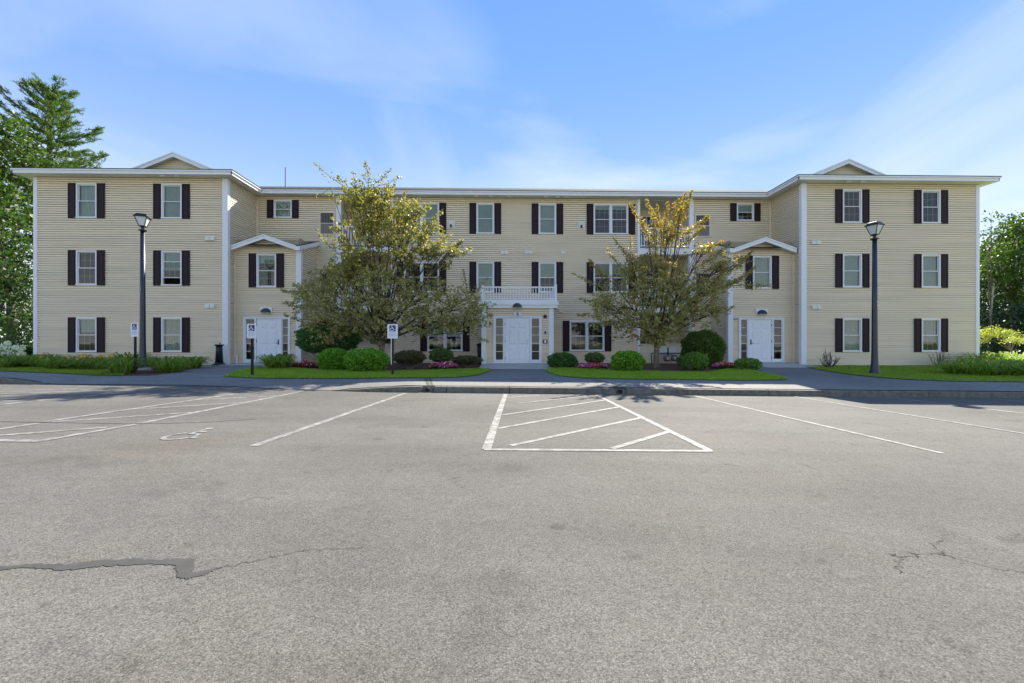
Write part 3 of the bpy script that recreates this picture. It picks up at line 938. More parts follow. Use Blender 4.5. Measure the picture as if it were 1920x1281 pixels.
# ---- corner boards and trim
def cbox(name, x0, x1, y0, y1, z0, z1, mat='trim', parent=None):
    return MB().box(x0, x1, y0, y1, z0, z1).build(name, M[mat], parent or bld)
cw = .245
cbox('corner_board', XL0 - .035, XL0 + .13, YW - .035, YW + .13, ZB, ZF0 - .002)
cbox('corner_board', XL1 - cw + .03, XL1 + .035, YW - .035, YW + .14, ZB, ZF0 - .002)
cbox('corner_board', XR0 - .035, XR0 + cw - .03, YW - .035, YW + .14, ZB, ZF0 - .002)
cbox('corner_board', XR1 - .13, XR1 + .035, YW - .035, YW + .13, ZB, ZF0 - .002)
for X in (XL0 - .035, XR1 - .13):
    cbox('joint_band', X - .006, X + .171, YW - .041, YW + .136, 6.1, 6.16)
for X in (XL1 - cw + .03, XR0 - .035):
    cbox('joint_band', X - .006, X + cw + .011, YW - .041, YW + .146, 6.1, 6.16)
cbox('corner_board', BL1 - .20, BL1 + .035, YE - .035, YE + .14, ZB, 5.36)
cbox('corner_board', BR0 - .035, BR0 + .20, YE - .035, YE + .14, ZB, 5.36)
# inside-corner strips
for X, Y in ((XL1 + .035, YC - .035), (XR0 - .035, YC - .035), (XL1 + .035, YE - .035), (XR0 - .035, YE - .035), (BL1 + .035, YC - .035), (BR0 - .035, YC - .035)):
    cbox('inside_corner_strip', X - .03, X + .03, Y - .03, Y + .03, ZB, 5.2 if abs(X) < 11 or Y < 21 else ZF0 - .003, 'siding')

# ---- eaves: fascia runs, drip edge, soffit
ef = YW - OV; ec = YC - OV
xl0, xl1, xr0, xr1 = XL0 - OV, XL1 + OV, XR0 - OV, XR1 + OV
runs = [((xl0, YB), (xl0, ef)), ((xl0, ef), (xl1, ef)), ((xl1, ef), (xl1, ec)), ((xl1, ec), (xr0, ec)), ((xr0, ec), (xr0, ef)), ((xr0, ef), (xr1, ef)), ((xr1, ef), (xr1, YB))]
for p0, p1 in runs:
    p0, p1 = Vector(p0), Vector(p1); u = (p1 - p0).normalized(); n = Vector((u.y, -u.x))
    def pb(o0, o1, z0, z1, e=0.0):
        a, c = p0 - u * e, p1 + u * e
        q = [a + n * o1, c + n * o1, c - n * -o0, a - n * -o0]
        return MB().hexa([(v.x, v.y, z0) for v in q], [(v.x, v.y, z1) for v in q])
    pb(-.03, 0, ZF0, ZF1 - .05).build('fascia', M['trim'], bld)
    pb(-.03, .045, ZF1 - .062, ZF1, .02).build('drip_edge', M['trim'], bld)
    pb(-.03, .06, ZF1 + .002, ZF1 + .032, .03).build('shingle_edge', M['roof'], bld)
sof = [((xl0 + .03, xl1 - .03), (ef + .03, YW + .1)), ((xl0 + .03, XL0 + .1), (YW + .1, YB)), ((XL1 - .1, xl1 - .03), (YW + .1, YC + .1)),
       ((xl1 - .03, xr0 + .03), (ec + .03, YC + .1)), ((xr0 + .03, XR0 + .1), (YW + .1, YC + .1)), ((xr0 + .03, xr1 - .03), (ef + .03, YW + .1)), ((XR1 - .1, xr1 - .03), (YW + .1, YB))]
for (x0, x1), (y0, y1) in sof:
    cbox('soffit', x0, x1, y0, y1, ZF0 + .012, ZF0 + .03, 'soffit')

# ---- roofs
RP, SP_ = 0.37, 0.42
zt = ZF1 + .034
YR = 30.0; zr = zt + .379 * (YR - ec)
xa, xb = (xl0 + xl1) / 2, (xr0 + xr1) / 2
rf = MB()
rf.quad((xa, ec - .04, zt), (xb, ec - .04, zt), (xb, YR, zr), (xa, YR, zr)).quad((xa, YR, zr), (xb, YR, zr), (xb, YB + .5, zt), (xa, YB + .5, zt))
roof = rf.build('roof', M['roof'], bld)
def wing_roof(x0, x1):
    xc, hw_ = (x0 + x1) / 2, (x1 - x0) / 2
    Yg, Yw_ = 22.3, 22.6
    zg = zt + RP * (Yw_ - ef); d = (zg - zt) / SP_; zr_ = zt + SP_ * hw_
    r = MB(); e = .04
    r.quad((x0 - e, ef - e, zt), (x1 + e, ef - e, zt), (x1 - d, Yw_, zg), (x0 + d, Yw_, zg))
    r.quad((x0 - e, ef - e, zt), (x0 + d, Yw_, zg), (x0 + d, Yg, zg), (xc, Yg, zr_), (xc, YB, zr_), (x0 - e, YB, zt))
    r.quad((x1 + e, ef - e, zt), (x1 + e, YB, zt), (xc, YB, zr_), (xc, Yg, zr_), (x1 - d, Yg, zg), (x1 - d, Yw_, zg))
    ro = r.build('wing_roof', M['roof'], bld)
    # gable of the wing roof: siding triangle, white rakes
    s = MB(); k = 0; z = zg - .1
    while z < zr_ - .12:
        h2 = (zr_ - .06 - z) / SP_
        h3 = (zr_ - .06 - z - ROW) / SP_
        s.quad((xc - h2, Yw_ - .022, z + .01), (xc + h2, Yw_ - .022, z + .01), (xc + max(h3, 0), Yw_ - .003, z + ROW), (xc - max(h3, 0), Yw_ - .003, z + ROW))
        s.quad((xc - h2, Yw_ + .004, z + .012), (xc + h2, Yw_ + .004, z + .012), (xc + h2, Yw_ - .022, z + .01), (xc - h2, Yw_ - .022, z + .01))
        z += ROW
    so = s.build('gable_siding', M['siding'], bld); so['kind'] = 'stuff'
    for sg in (-1, 1):
        f = MB(); dd = hw_ - d + .25
        f.prism([(xc, Yg - .02, zr_ + .02), (xc + sg * dd, Yg - .02, zr_ + .02 - SP_ * dd), (xc + sg * dd, Yg - .02, zr_ - .20 - SP_ * dd), (xc, Yg - .02, zr_ - .20)], (0, .03, 0))
        f.prism([(xc, Yg - .05, zr_ + .045), (xc + sg * dd, Yg - .05, zr_ + .045 - SP_ * dd), (xc + sg * dd, Yg - .05, zr_ - .03 - SP_ * dd), (xc, Yg - .05, zr_ - .03)], (0, .032, 0))
        f.build('rake_board', M['trim'], bld)
        g = MB().prism([(xc, Yg, zr_ - .09), (xc + sg * dd, Yg, zr_ - .09 - SP_ * dd), (xc + sg * dd, Yg, zr_ - .12 - SP_ * dd), (xc, Yg, zr_ - .12)], (0, .3, 0))
        g.build('rake_soffit', M['soffit'], bld)
wing_roof(xl0, xl1); wing_roof(xr0, xr1)
cbox('antenna_mast', *(lambda X: (X - .02, X + .02))(wx(535, 27)), 26.98, 27.02, 10.3, 11.95, 'darkmetal', roof)

def bay_roof(x0, x1, xc, inner):
    """x0..x1 plan of the bay, inner = +1 when the free side is on the right"""
    yf = YE - .35; ov = .14
    xi = (x1 + ov) if inner > 0 else (x0 - ov)          # free side edge
    xo = x0 if inner > 0 else x1
    zv, zp = 5.45, 5.98
    hwf = (zp - zv) / GP
    r = MB(); e = .012
    # front gable (both slopes run back into the rising slope) and the rising slope itself
    yb = YC
    yv = lambda z: yf + (z - zv) / .33
    r.quad((xo, yf, zv + e), (xi, yf, zv + e), (xi, yb, zv + .33 * (yb - yf) + e), (xo, yb, zv + .33 * (yb - yf) + e))
    yp = yv(zp)
    for sg in (-1, 1):
        r.quad((xc, yf - .03, zp + e), (xc + sg * hwf, yf - .03, zv + e), (xc + sg * hwf, yf, zv + e), (xc, yp, zp + e))
    r.build('bay_roof', M['roof'], bld)
    th = .20
    for sg in (-1, 1):
        f = MB(); X1 = xc + sg * hwf
        f.prism([(xc, yf, zp - .01), (X1, yf, zv - .01), (X1, yf, zv - .01 - th), (xc, yf, zp - .01 - th)], (0, .03, 0))
        f.prism([(xc, yf - .03, zp + .005), (X1, yf - .03, zv + .005), (X1, yf - .03, zv - .06), (xc, yf - .03, zp - .06)], (0, .031, 0))
        f.build('rake_board', M['trim'], bld)
        g = MB().prism([(xc, yf + .03, zp - .15), (X1, yf + .03, zv - .15), (X1, yf + .03, zv - .17), (xc, yf + .03, zp - .17)], (0, .30, 0))
        g.build('rake_soffit', M['soffit'], bld)
    # short level return to the free corner, then the rake running back up
    X1 = xc + inner * hwf
    a, c = min(X1, xi), max(X1, xi)
    if c - a > .02:
        cbox('rake_board', a, c, yf - .001, yf + .03, zv - .01 - th, zv - .01)
    f = MB(); s = -inner
    f.prism([(xi, yf, zv), (xi, yb, zv + .33 * (yb - yf)), (xi, yb, zv + .33 * (yb - yf) - th), (xi, yf, zv - th)], (s * .03, 0, 0))
    f.build('rake_board', M['trim'], bld)
    g = MB().prism([(xi + s * .03, yf + .03, zv - .15), (xi + s * .03, yb, zv - .15 + .33 * (yb - yf)), (xi + s * .03, yb, zv - .17 + .33 * (yb - yf)), (xi + s * .03, yf + .03, zv - .17)], (s * .12, 0, 0))
    g.build('rake_soffit', M['soffit'], bld)
bay_roof(XL1, BL1, XCL, 1); bay_roof(BR0, XR0, XCR, -1)

# ---- doors
def door_set(D, Y, slab, hinge, label):
    """frame, six panel slab, two five-light sidelights"""
    x0, x1 = D; s0, s1 = slab; fw = .07
    fr = MB()
    fr.box(x0, x0 + fw, Y - .045, Y + .1, -.01, ZD - fw).box(x1 - fw, x1, Y - .045, Y + .1, -.01, ZD - fw).box(x0, x1, Y - .045, Y + .1, ZD - fw, ZD)
    fr.box(s0 - .055, s0 - .005, Y - .035, Y + .1, -.01, ZD - fw).box(s1 + .005, s1 + .055, Y - .035, Y + .1, -.01, ZD - fw)
    fr.build('door_frame', M['trim'], bld)
    d = MB().box(s0, s1, Y + .005, Y + .05, .01, ZD - fw - .006)
    do = d.build('door', M['door'], bld, loc=None)
    if label: do['label'] = label
    w = s1 - s0
    for cx in (s0 + w * .31, s0 + w * .69):
        pw = w * .145
        for z0, z1 in ((.16, .78), (.90, 1.52), (1.64, 1.92)):
            p = MB(); y = Y + .004
            o = [(cx - pw, y, z0), (cx + pw, y, z0), (cx + pw, y, z1), (cx - pw, y, z1)]
            q = [(cx - pw + .03, y - .016, z0 + .03), (cx + pw - .03, y - .016, z0 + .03), (cx + pw - .03, y - .016, z1 - .03), (cx - pw + .03, y - .016, z1 - .03)]
            p.quad(*q)
            for i in range(4):
                j = (i + 1) % 4; p.quad(o[i], o[j], q[j], q[i])
            p.build('door_panel', M['door'], do)
    hx = s0 + .10 if hinge > 0 else s1 - .10
    MB().box(hx - .022, hx + .022, Y - .022, Y + .004, .86, 1.10).tube([(hx, Y - .02, .93), (hx, Y - .055, .93), (hx + (.10 if hinge > 0 else -.10), Y - .055, .93)], .011).build('handle', M['darkmetal'] if Y > 20 else M['lampglass'], do)
    kx_ = s1 - .004 if hinge > 0 else s0 + .004
    for z in (.22, 1.02, 1.80):
        MB().box(kx_ - .012, kx_ + .012, Y - .008, Y + .004, z - .05, z + .05).build('hinge', M['darkmetal'], do)
    cbox('threshold', s0 - .05, s1 + .05, Y - .06, Y + .08, -.03, .008, 'concrete')
    for a, c in ((x0 + fw, s0 - .055), (s1 + .055, x1 - fw)):
        st = .045; g0, g1 = a + st, c - st; zb, ztp = .17, ZD - fw - .04
        s = MB().box(a, g0, Y - .012, Y + .05, 0, ZD - fw).box(g1, c, Y - .012, Y + .05, 0, ZD - fw).box(g0, g1, Y - .012, Y + .05, 0, zb).box(g0, g1, Y - .012, Y + .05, ztp, ZD - fw)
        n = 5; hh = (ztp - zb) / n
        for i in range(1, n): s.box(g0, g1, Y - .006, Y + .045, zb + i * hh - .011, zb + i * hh + .011)
        so = s.build('sidelight', M['trim'], bld)
        for i in range(n):
            MB().quad((g0, Y + .015, zb + i * hh + .01), (g1, Y + .015, zb + i * hh + .01), (g1, Y + .015, zb + (i + 1) * hh - .01), (g0, Y + .015, zb + (i + 1) * hh - .01)).build('pane', M['glass'], so)
door_set(DL, YE, (wx(481, YE), wx(526, YE)), -1, None)
door_set(DR, YE, (wx(1404, YE), wx(1447, YE)), 1, None)
door_set(DM, YP, (wx(947, YP), wx(993, YP)), -1, None)
# vestibule and bay insides
for x0, x1, y0 in ((XL1, BL1, YE + 1.6), (BR0, XR0, YE + 1.6), (PX0, PX1, YP + 2.2)):
    cbox('hall_wall', x0 + .05, x1 - .05, y0, y0 + .05, -.05, 2.5, 'dimroom')
    cbox('hall_floor', x0 + .05, x1 - .05, (YP if x0 == PX0 else YE) + .1, y0, -.08, -.02, 'louver')
    cbox('hall_ceiling', x0 + .05, x1 - .05, (YP if x0 == PX0 else YE) + .06, YC + .2, 2.5, 2.55, 'dimroom')

# ---- portico: corner posts, beam, deck, balustrade, lamp
for X in (PX0 - .03, PX1 - .19):
    cbox('portico_post', X, X + .22, YP - .05, YP + .16, ZB, 2.52)
dz0, dz1 = 2.52, 2.82
X0, X1, Yf = PX0 - .12, PX1 + .24, YP - .18
cbox('portico_beam', X0 + .04, X1 - .04, Yf + .04, YC - .03, dz0, dz1 - .16)
cbox('portico_cornice', X0, X1, Yf, YC - .03, dz1 - .158, dz1)
cbox('portico_crown', X0 + .05, X1 - .05, Yf + .05, YC - .03, dz1 + .002, dz1 + .06)
rail = MB(); zr0, zr1 = 2.96, 3.50
ya = Yf + .09; xa_, xb_ = X0 + .13, X1 - .13
rail.box(xa_, xb_, ya - .035, ya + .035, zr1 - .06, zr1).box(xa_, xb_, ya - .03, ya + .03, zr0 - .05, zr0)
for X in (xa_, xb_):
    rail.box(X - .033, X + .033, ya + .036, YC - .03, zr1 - .06, zr1).box(X - .028, X + .028, ya + .031, YC - .03, zr0 - .05, zr0)
po = rail.build('portico_balustrade', M['trim'], bld)
for X in (xa_, xb_):
    MB().box(X - .055, X + .055, ya - .055, ya + .055, dz1 + .06, zr1 + .05).lathe([(.09, zr1 + .05), (.09, zr1 + .075), (.03, zr1 + .11)], X, ya, 4, True).build('newel_post', M['trim'], po)
bm = MB().box(-.019, .019, -.019, .019, zr0, zr1 - .06).mesh('baluster', M['trim'])
nb = 26
for i in range(1, nb):
    link('baluster', bm, po, (xa_ + (xb_ - xa_) * i / nb, ya, 0))
for X in (xa_, xb_):
    for i in range(1, 22):
        link('baluster', bm, po, (X, ya + .12 * i, 0))

def dome_lamp(X, Y, z, w=.50, plate=True):
    """half-moon wall lamp: white back plate, dark hood, pale lens below"""
    if plate:
        o = cbox('wall_lamp', X - w / 2 - .03, X + w / 2 + .03, Y - .03, Y - .002, z - .13, z + .17)
    b = MB(); n = 12; r = w / 2 - .01
    rings = []
    for j in range(5):
        t = j / 4 * math.pi / 2
        rings.append([(X - r * math.cos(math.pi * i / n) * math.cos(t), Y - .03 - .20 * math.sin(t), z - .09 + .22 * math.sin(math.pi * i / n) * math.cos(t)) for i in range(n + 1)])
    for j in range(4):
        for i in range(n): b.quad(rings[j][i], rings[j][i + 1], rings[j + 1][i + 1], rings[j + 1][i])
    hood = b.build('lamp_hood', M['darkmetal'], o if plate else bld, smooth=True)
    MB().box(X - r * .8, X + r * .8, Y - .16, Y - .032, z - .125, z - .092).build('lamp_lens', M['lampglass'], o if plate else bld)
dome_lamp(wx(499.5, YE), YE - .02, wz(499.5, 583, YE))
dome_lamp(wx(1427.5, YE), YE - .02, wz(1427.5, 586, YE))
dome_lamp(wx(969.5, YP), Yf + .03, 2.62, .46, False)
Xn, zn = wx(970.5, YP), wz(970.5, 589, YP)
plate = cbox('number_plate', Xn - .17, Xn + .17, YP - .045, YP - .023, zn - .11, zn + .11, 'signwhite')
def text_obj(s, size, loc, mat, parent, name):
    cu = bpy.data.curves.new(name, 'FONT'); cu.body = s; cu.size = size; cu.align_x = 'CENTER'; cu.align_y = 'CENTER'; cu.extrude = .003; cu.offset = size * .02
    to = bpy.data.objects.new('tmp', cu); col.objects.link(to)
    dg = bpy.context.evaluated_depsgraph_get()
    me = bpy.data.meshes.new_from_object(to.evaluated_get(dg))
    bpy.data.objects.remove(to)
    me.transform(Matrix.Translation(loc) @ Matrix.Rotation(math.pi / 2, 4, 'X'))
    me.materials.clear(); me.materials.append(mat)
    return link(name, me, parent)
text_obj('6', .22, (Xn, YP - .049, zn), M['black'], plate, 'digit')
# fittings right of the main door
zb_ = lambda px, py: wz(px, py, YP)
X = wx(1022, YP)
MB().lathe([(.085, 0), (.085, .03), (.06, .055), (.02, .06)], 0, 0, 18).build('alarm_bell', M['red'], bld)
ob = bpy.data.objects['alarm_bell']; ob.rotation_euler = (math.pi / 2, 0, 0); ob.location = (X, YP - .025, zb_(1022, 593.5))
cam_ = cbox('door_camera', X - .075, X + .075, YP - .06, YP - .022, zb_(1022, 623.5) - .08, zb_(1022, 623.5) + .08, 'signwhite')
MB().box(X - .04, X + .04, YP - .10, YP - .061, zb_(1022, 623.5) - .06, zb_(1022, 623.5) + .06).build('lens', M['black'], cam_)
ic = cbox('intercom', X - .10, X + .10, YP - .07, YP - .022, zb_(1022, 640.5) - .085, zb_(1022, 640.5) + .085, 'black')
MB().box(X - .045, X + .045, YP - .078, YP - .071, zb_(1022, 640.5) - .065, zb_(1022, 640.5) + .065).build('keypad', M['lampglass'], ic)
X = wx(1052, YC); z = wz(1052, 582, YC); cbox('junction_box', X - .11, X + .11, YC - .10, YC - .022, z - .12, z + .12, 'siding')
for px, Y in ((549, YE), (1379.5, YE)):
    X = wx(px, Y); z = wz(px, 597, Y)
    cm = MB().lathe([(.085, 0), (.085, .03), (.07, .06), (.035, .085)], 0, 0, 16).build('security_camera', M['signwhite'], bld)
    cm.rotation_euler = (math.pi / 2, 0, 0); cm.location = (X, Y - .022, z)
    ln = MB().lathe([(.032, .086), (.02, .10), (.005, .103)], 0, 0, 10).mesh('lens', M['black'])
    link('lens', ln, cm, local=True)

# ---- recess balconies
for (a, c), wide_left in ((RL, True), (RR, False)):
    yb = YC + DEPTH
    zs = [-.12, 2.90, 5.95]; tops = [2.60, 5.62, ZF0]
    for i in range(3):
        o = MB()
        for r in range(0, int((tops[i] - zs[i]) / ROW)):
            z = zs[i] + r * ROW
            o.quad((a, yb - .02, z), (c, yb - .02, z), (c, yb, z + ROW), (a, yb, z + ROW))
            o.quad((a + .02, yb, z), (a + .02, YC + .03, z), (a, YC + .03, z + ROW), (a, yb, z + ROW))
            o.quad((c - .02, YC + .03, z), (c - .02, yb, z), (c, yb, z + ROW), (c, YC + .03, z + ROW))
        so = o.build('siding', M['siding'], bld); so['kind'] = 'stuff'
        b = MB().quad((a - .01, yb + .03, zs[i]), (c + .01, yb + .03, zs[i]), (c + .01, yb + .03, tops[i]), (a - .01, yb + .03, tops[i]))
        b.quad((a - .03, YC + .03, zs[i]), (a - .03, yb + .03, zs[i]), (a - .03, yb + .03, tops[i]), (a - .03, YC + .03, tops[i]))
        b.quad((c + .03, yb + .03, zs[i]), (c + .03, YC + .03, zs[i]), (c + .03, YC + .03, tops[i]), (c + .03, yb + .03, tops[i]))
        b.build('wall_sheathing', M['sheath'], bld)
        # sliding door at the back
        xm = a + .95 if not wide_left else c - .95
        f = MB().box(xm - .75, xm - .69, yb - .06, yb - .022, zs[i] + .1, zs[i] + 2.15).box(xm + .69, xm + .75, yb - .06, yb - .022, zs[i] + .1, zs[i] + 2.15)
        f.box(xm - .69, xm + .69, yb - .06, yb - .022, zs[i] + 2.09, zs[i] + 2.15).box(xm - .03, xm + .03, yb - .06, yb - .022, zs[i] + .1, zs[i] + 2.09)
        fo = f.build('patio_door', M['frame'], bld)
        for s0, s1 in ((xm - .69, xm - .03), (xm + .03, xm + .69)):
            MB().quad((s0, yb - .035, zs[i] + .1), (s1, yb - .035, zs[i] + .1), (s1, yb - .035, zs[i] + 2.09), (s0, yb - .035, zs[i] + 2.09)).build('pane', M['glass'], fo)
            MB().quad((s0, yb - .026, zs[i] + .1), (s1, yb - .026, zs[i] + .1), (s1, yb - .026, zs[i] + 2.09), (s0, yb - .026, zs[i] + 2.09)).build('door_back', M['bluecloth'] if i else M['dimroom'], fo)
        if i:
            cbox('balcony_deck', a + .001, c - .001, YC - .055, yb + .02, zs[i] - .05, zs[i], 'louver')
            cbox('balcony_band', a, c, YC - .05, YC + .06, zs[i] - .37, zs[i] - .055)
            cbox('balcony_ceiling', a + .001, c - .001, YC + .061, yb + .02, zs[i] - .35, zs[i] - .30, 'soffit')
            z1, z0 = zs[i] + 1.02, zs[i] + .10
            rl = MB().box(a + .02, c - .02, YC - .03, YC + .04, z1 - .05, z1).box(a + .02, c - .02, YC - .025, YC + .03, z0 - .04, z0).build('balcony_railing', M['trim'], bld)
            key = 'balbal'
            if key not in WIN: WIN[key] = MB().box(-.02, .02, -.02, .02, 0, .87).mesh('baluster', M['trim'])
            nbal = 19
            for k in range(1, nbal): link('baluster', WIN[key], rl, (a + (c - a) * k / nbal, YC + .003, z0))
        else:
            cbox('sill', a, c, YC - .05, YC + .06, .862, .90, 'siding')
            cbox('balcony_floor', a, c, YC + .06, yb, -.2, -.12, 'concrete')
    cbox('balcony_ceiling', a + .001, c - .001, YC + .11, yb + .02, ZF0 - .02, ZF0 + .005, 'soffit')
    wo, wi = .23, .13
    xo = (a - wo / 2 - .02, c - wi + .06) if wide_left else (c - wo / 2 + .02, a - .06)
    cbox('balcony_post', *((a - .17, a + .06) if wide_left else (c - .06, c + .17)), YC - .06, YC + .12, ZB, ZF0 - .004)
    cbox('balcony_post', *((c - .05, c + .08) if wide_left else (a - .08, a + .05)), YC - .058, YC + .12, ZB, ZF0 - .004)

# ---- louvred closet doors, vents, soffit hoods
def louver(px0, px1, zt_):
    x0, x1 = wx(px0, YC), wx(px1, YC); h = 1.17
    f = MB().box(x0, x0 + .045, YC - .05, YC + .02, zt_ - h, zt_).box(x1 - .045, x1, YC - .05, YC + .02, zt_ - h, zt_).box(x0 + .045, x1 - .045, YC - .05, YC + .02, zt_ - .045, zt_).box(x0 + .045, x1 - .045, YC - .05, YC + .02, zt_ - h, zt_ - h + .045)
    f.box(x0 + .045, x1 - .045, YC - .05, YC - .0, zt_ - .60, zt_ - .57)
    fo = f.build('louvre_door', M['siding'], bld)
    MB().box(x0 + .045, x1 - .045, YC - .036, YC - .0205, zt_ - h + .045, zt_ - .60).build('lower_panel', M['louver'], fo)
    MB().box(x0 + .045, x1 - .045, YC - .026, YC - .0205, zt_ - .57, zt_ - .045).build('recess', M['black'], fo)
    for i in range(8):
        X = x0 + .045 + (x1 - x0 - .09) * (i + .5) / 8
        MB().box(X - .017, X + .017, YC - .046, YC - .028, zt_ - .57, zt_ - .045).build('slat', M['louver'], fo)
for zt_ in (7.68, 4.63):
    louver(600, 627.5, zt_); louver(1303, 1331, zt_)
def vent(px, py, Y, w, h=.20, n=2):
    X, z = wx(px, Y), wz(px, py, Y)
    pl = cbox('wall_vent', X - w / 2, X + w / 2, Y - .03, Y - .018, z - h / 2, z + h / 2, 'siding')
    for i in range(n):
        x0 = X - w / 2 + w * i / n + .015; x1 = X - w / 2 + w * (i + 1) / n - .015
        MB().hexa([(x0, Y - .10, z - h / 2 + .01), (x1, Y - .10, z - h / 2 + .01), (x1, Y - .03, z - h / 2 + .01), (x0, Y - .03, z - h / 2 + .01)],
                  [(x0, Y - .06, z + h / 2 - .015), (x1, Y - .06, z + h / 2 - .015), (x1, Y - .03, z + h / 2 - .015), (x0, Y - .03, z + h / 2 - .015)]).build('vent_hood', M['soffit'], pl)
for px, py, Y, w, n in ((394.5, 448, YW, .44, 2), (395, 574, YW, .44, 2), (1529, 455, YW, .45, 2), (1530, 576, YW, .45, 2),
                        (880, 473.5, YC, .25, 1), (946, 473.5, YC, .42, 2), (991, 473.5, YC, .42, 2), (1056, 473.5, YC, .25, 1)):
    vent(px, py, Y, w, .20, n)
for px, py in ((846, 421), (1089.5, 422)):
    X, z = wx(px, YC), wz(px, py, YC)
    pl = cbox('exhaust_vent', X - .20, X + .20, YC - .04, YC - .018, z - .20, z + .20, 'soffit')
    MB().box(X - .11, X - .055, YC - .13, YC - .041, z - .15, z + .17).box(X + .055, X + .11, YC - .13, YC - .041, z - .15, z + .17).box(X - .055, X + .055, YC - .13, YC - .041, z - .02, z + .17).build('vent_hood', M['soffit'], pl)
    MB().box(X - .05, X + .05, YC - .10, YC - .041, z - .16, z - .03).build('vent_opening', M['black'], pl)
def hood(px, Y, yo):
    X = wx(px, Y)
    MB().hexa([(X - .08, Y - yo - .12, ZF0 - .05), (X + .08, Y - yo - .12, ZF0 - .05), (X + .08, Y - yo + .1, ZF0 - .02), (X - .08, Y - yo + .1, ZF0 - .02)],
              [(X - .13, Y - yo - .16, ZF0 + .011), (X + .13, Y - yo - .16, ZF0 + .011), (X + .13, Y - yo + .12, ZF0 + .011), (X - .13, Y - yo + .12, ZF0 + .011)]).build('soffit_hood', M['soffit'], bld)
for px in (893, 921, 954, 1022, 1044, 1060): hood(px, YC, .22)
for px in (315, 343): hood(px, YW, .22)
for px in (1581, 1607): hood(px, YW, .22)
# ---------------------------------------------------------------- lamp posts, signs, small things
def lamp_post(base, ztop, label, digits, dside, pad):
    X, Y, zb = base
    e = empty('lamp_post', (X, Y, zb), label, 'lamp post', 'lamp posts before the wings')
    r0, r1 = .096, .070
    H_ = ztop - zb
    pole = MB().lathe([(.19, zb), (.185, zb + .05), (.145, zb + .16), (r0 + .012, zb + .42), (r0, zb + .9), (r0 - .01, zb + H_ * .5), (r1, ztop)], X, Y, 20)
    po = pole.build('pole', M['navy'], e, smooth=True)
    if pad:
        MB().lathe([(.30, zb - .26), (.30, zb - .002), (.27, zb)], X, Y, 20).build('concrete_base', M['concrete'], e)
    MB().lathe([(.13, ztop), (.13, ztop + .03), (.05, ztop + .06), (.05, ztop + .13), (.10, ztop + .15)], X, Y, 16).build('neck', M['black'], e)
    a = ztop + .15; c = a + .34; ang = R(20); q_ = .64
    rot = lambda x, y: (X + x * math.cos(ang) - y * math.sin(ang), Y + x * math.sin(ang) + y * math.cos(ang))
    def ring(r, z): return [rot(sx * r * q_, sy * r * q_) + (z,) for sx, sy in ((-1, -1), (1, -1), (1, 1), (-1, 1))]
    MB().hexa(ring(.15, a), ring(.15, a + .035)).build('lantern_floor', M['black'], e)
    lo, hi = ring(.145, a + .036), ring(.285, c)
    for i in range(4):
        MB().tube([lo[i], hi[i]], .014, 6).build('lantern_bar', M['black'], e)
    lo2, hi2 = ring(.138, a + .036), ring(.277, c - .002)
    for i in range(4):
        j = (i + 1) % 4
        MB().quad(lo2[i], lo2[j], hi2[j], hi2[i]).build('glass_panel', M['lampglass'], e)
    cp = MB().hexa(ring(.34, c), ring(.335, c + .028)); cp.hexa(ring(.30, c + .029), ring(.235, c + .11)); cp.hexa(ring(.235, c + .111), ring(.21, c + .125))
    cp.build('lantern_cap', M['black'], e)
    # number tag wrapped on the shaft
    zt_, rr = zb + H_ * digits[1], r0 - .012
    pl = MB(); n = 5
    for i in range(n):
        t0, t1 = R(dside - 26 + 52 * i / n), R(dside - 26 + 52 * (i + 1) / n)
        pl.quad(*[(X + (rr + .004) * math.sin(t), Y - (rr + .004) * math.cos(t), z) for t, z in ((t0, zt_ - .1), (t1, zt_ - .1), (t1, zt_ + .1), (t0, zt_ + .1))])
    plo = pl.build('number_tag', M['signwhite'], e)
    for k, ch in enumerate(digits[0]):
        t = R(dside); zz = zt_ + .048 - .095 * k if len(digits[0]) > 1 else zt_
        d = text_obj(ch, .11, (0, 0, 0), M['black'], plo, 'digit')
        d.rotation_euler = (0, 0, t); d.location = (X + (rr + .008) * math.sin(t), Y - (rr + .008) * math.cos(t), zz)
    return e
Yl = 16.1; bl_ = (wx(267.5, Yl), Yl, wz(267.5, 689, Yl))
lamp_post(bl_, wz(267.5, 433, Yl), 'dark post lamp with lantern head on a concrete base before the left wing', ('76', .575), -38, True)
Yr = gp(1638, 703).y; br_ = (wx(1640, Yr), Yr, gp(1638, 703).z)
lamp_post(br_, wz(1642, 449, Yr), 'dark post lamp with flared foot in the grass before the right wing', ('8', .525), 40, False)

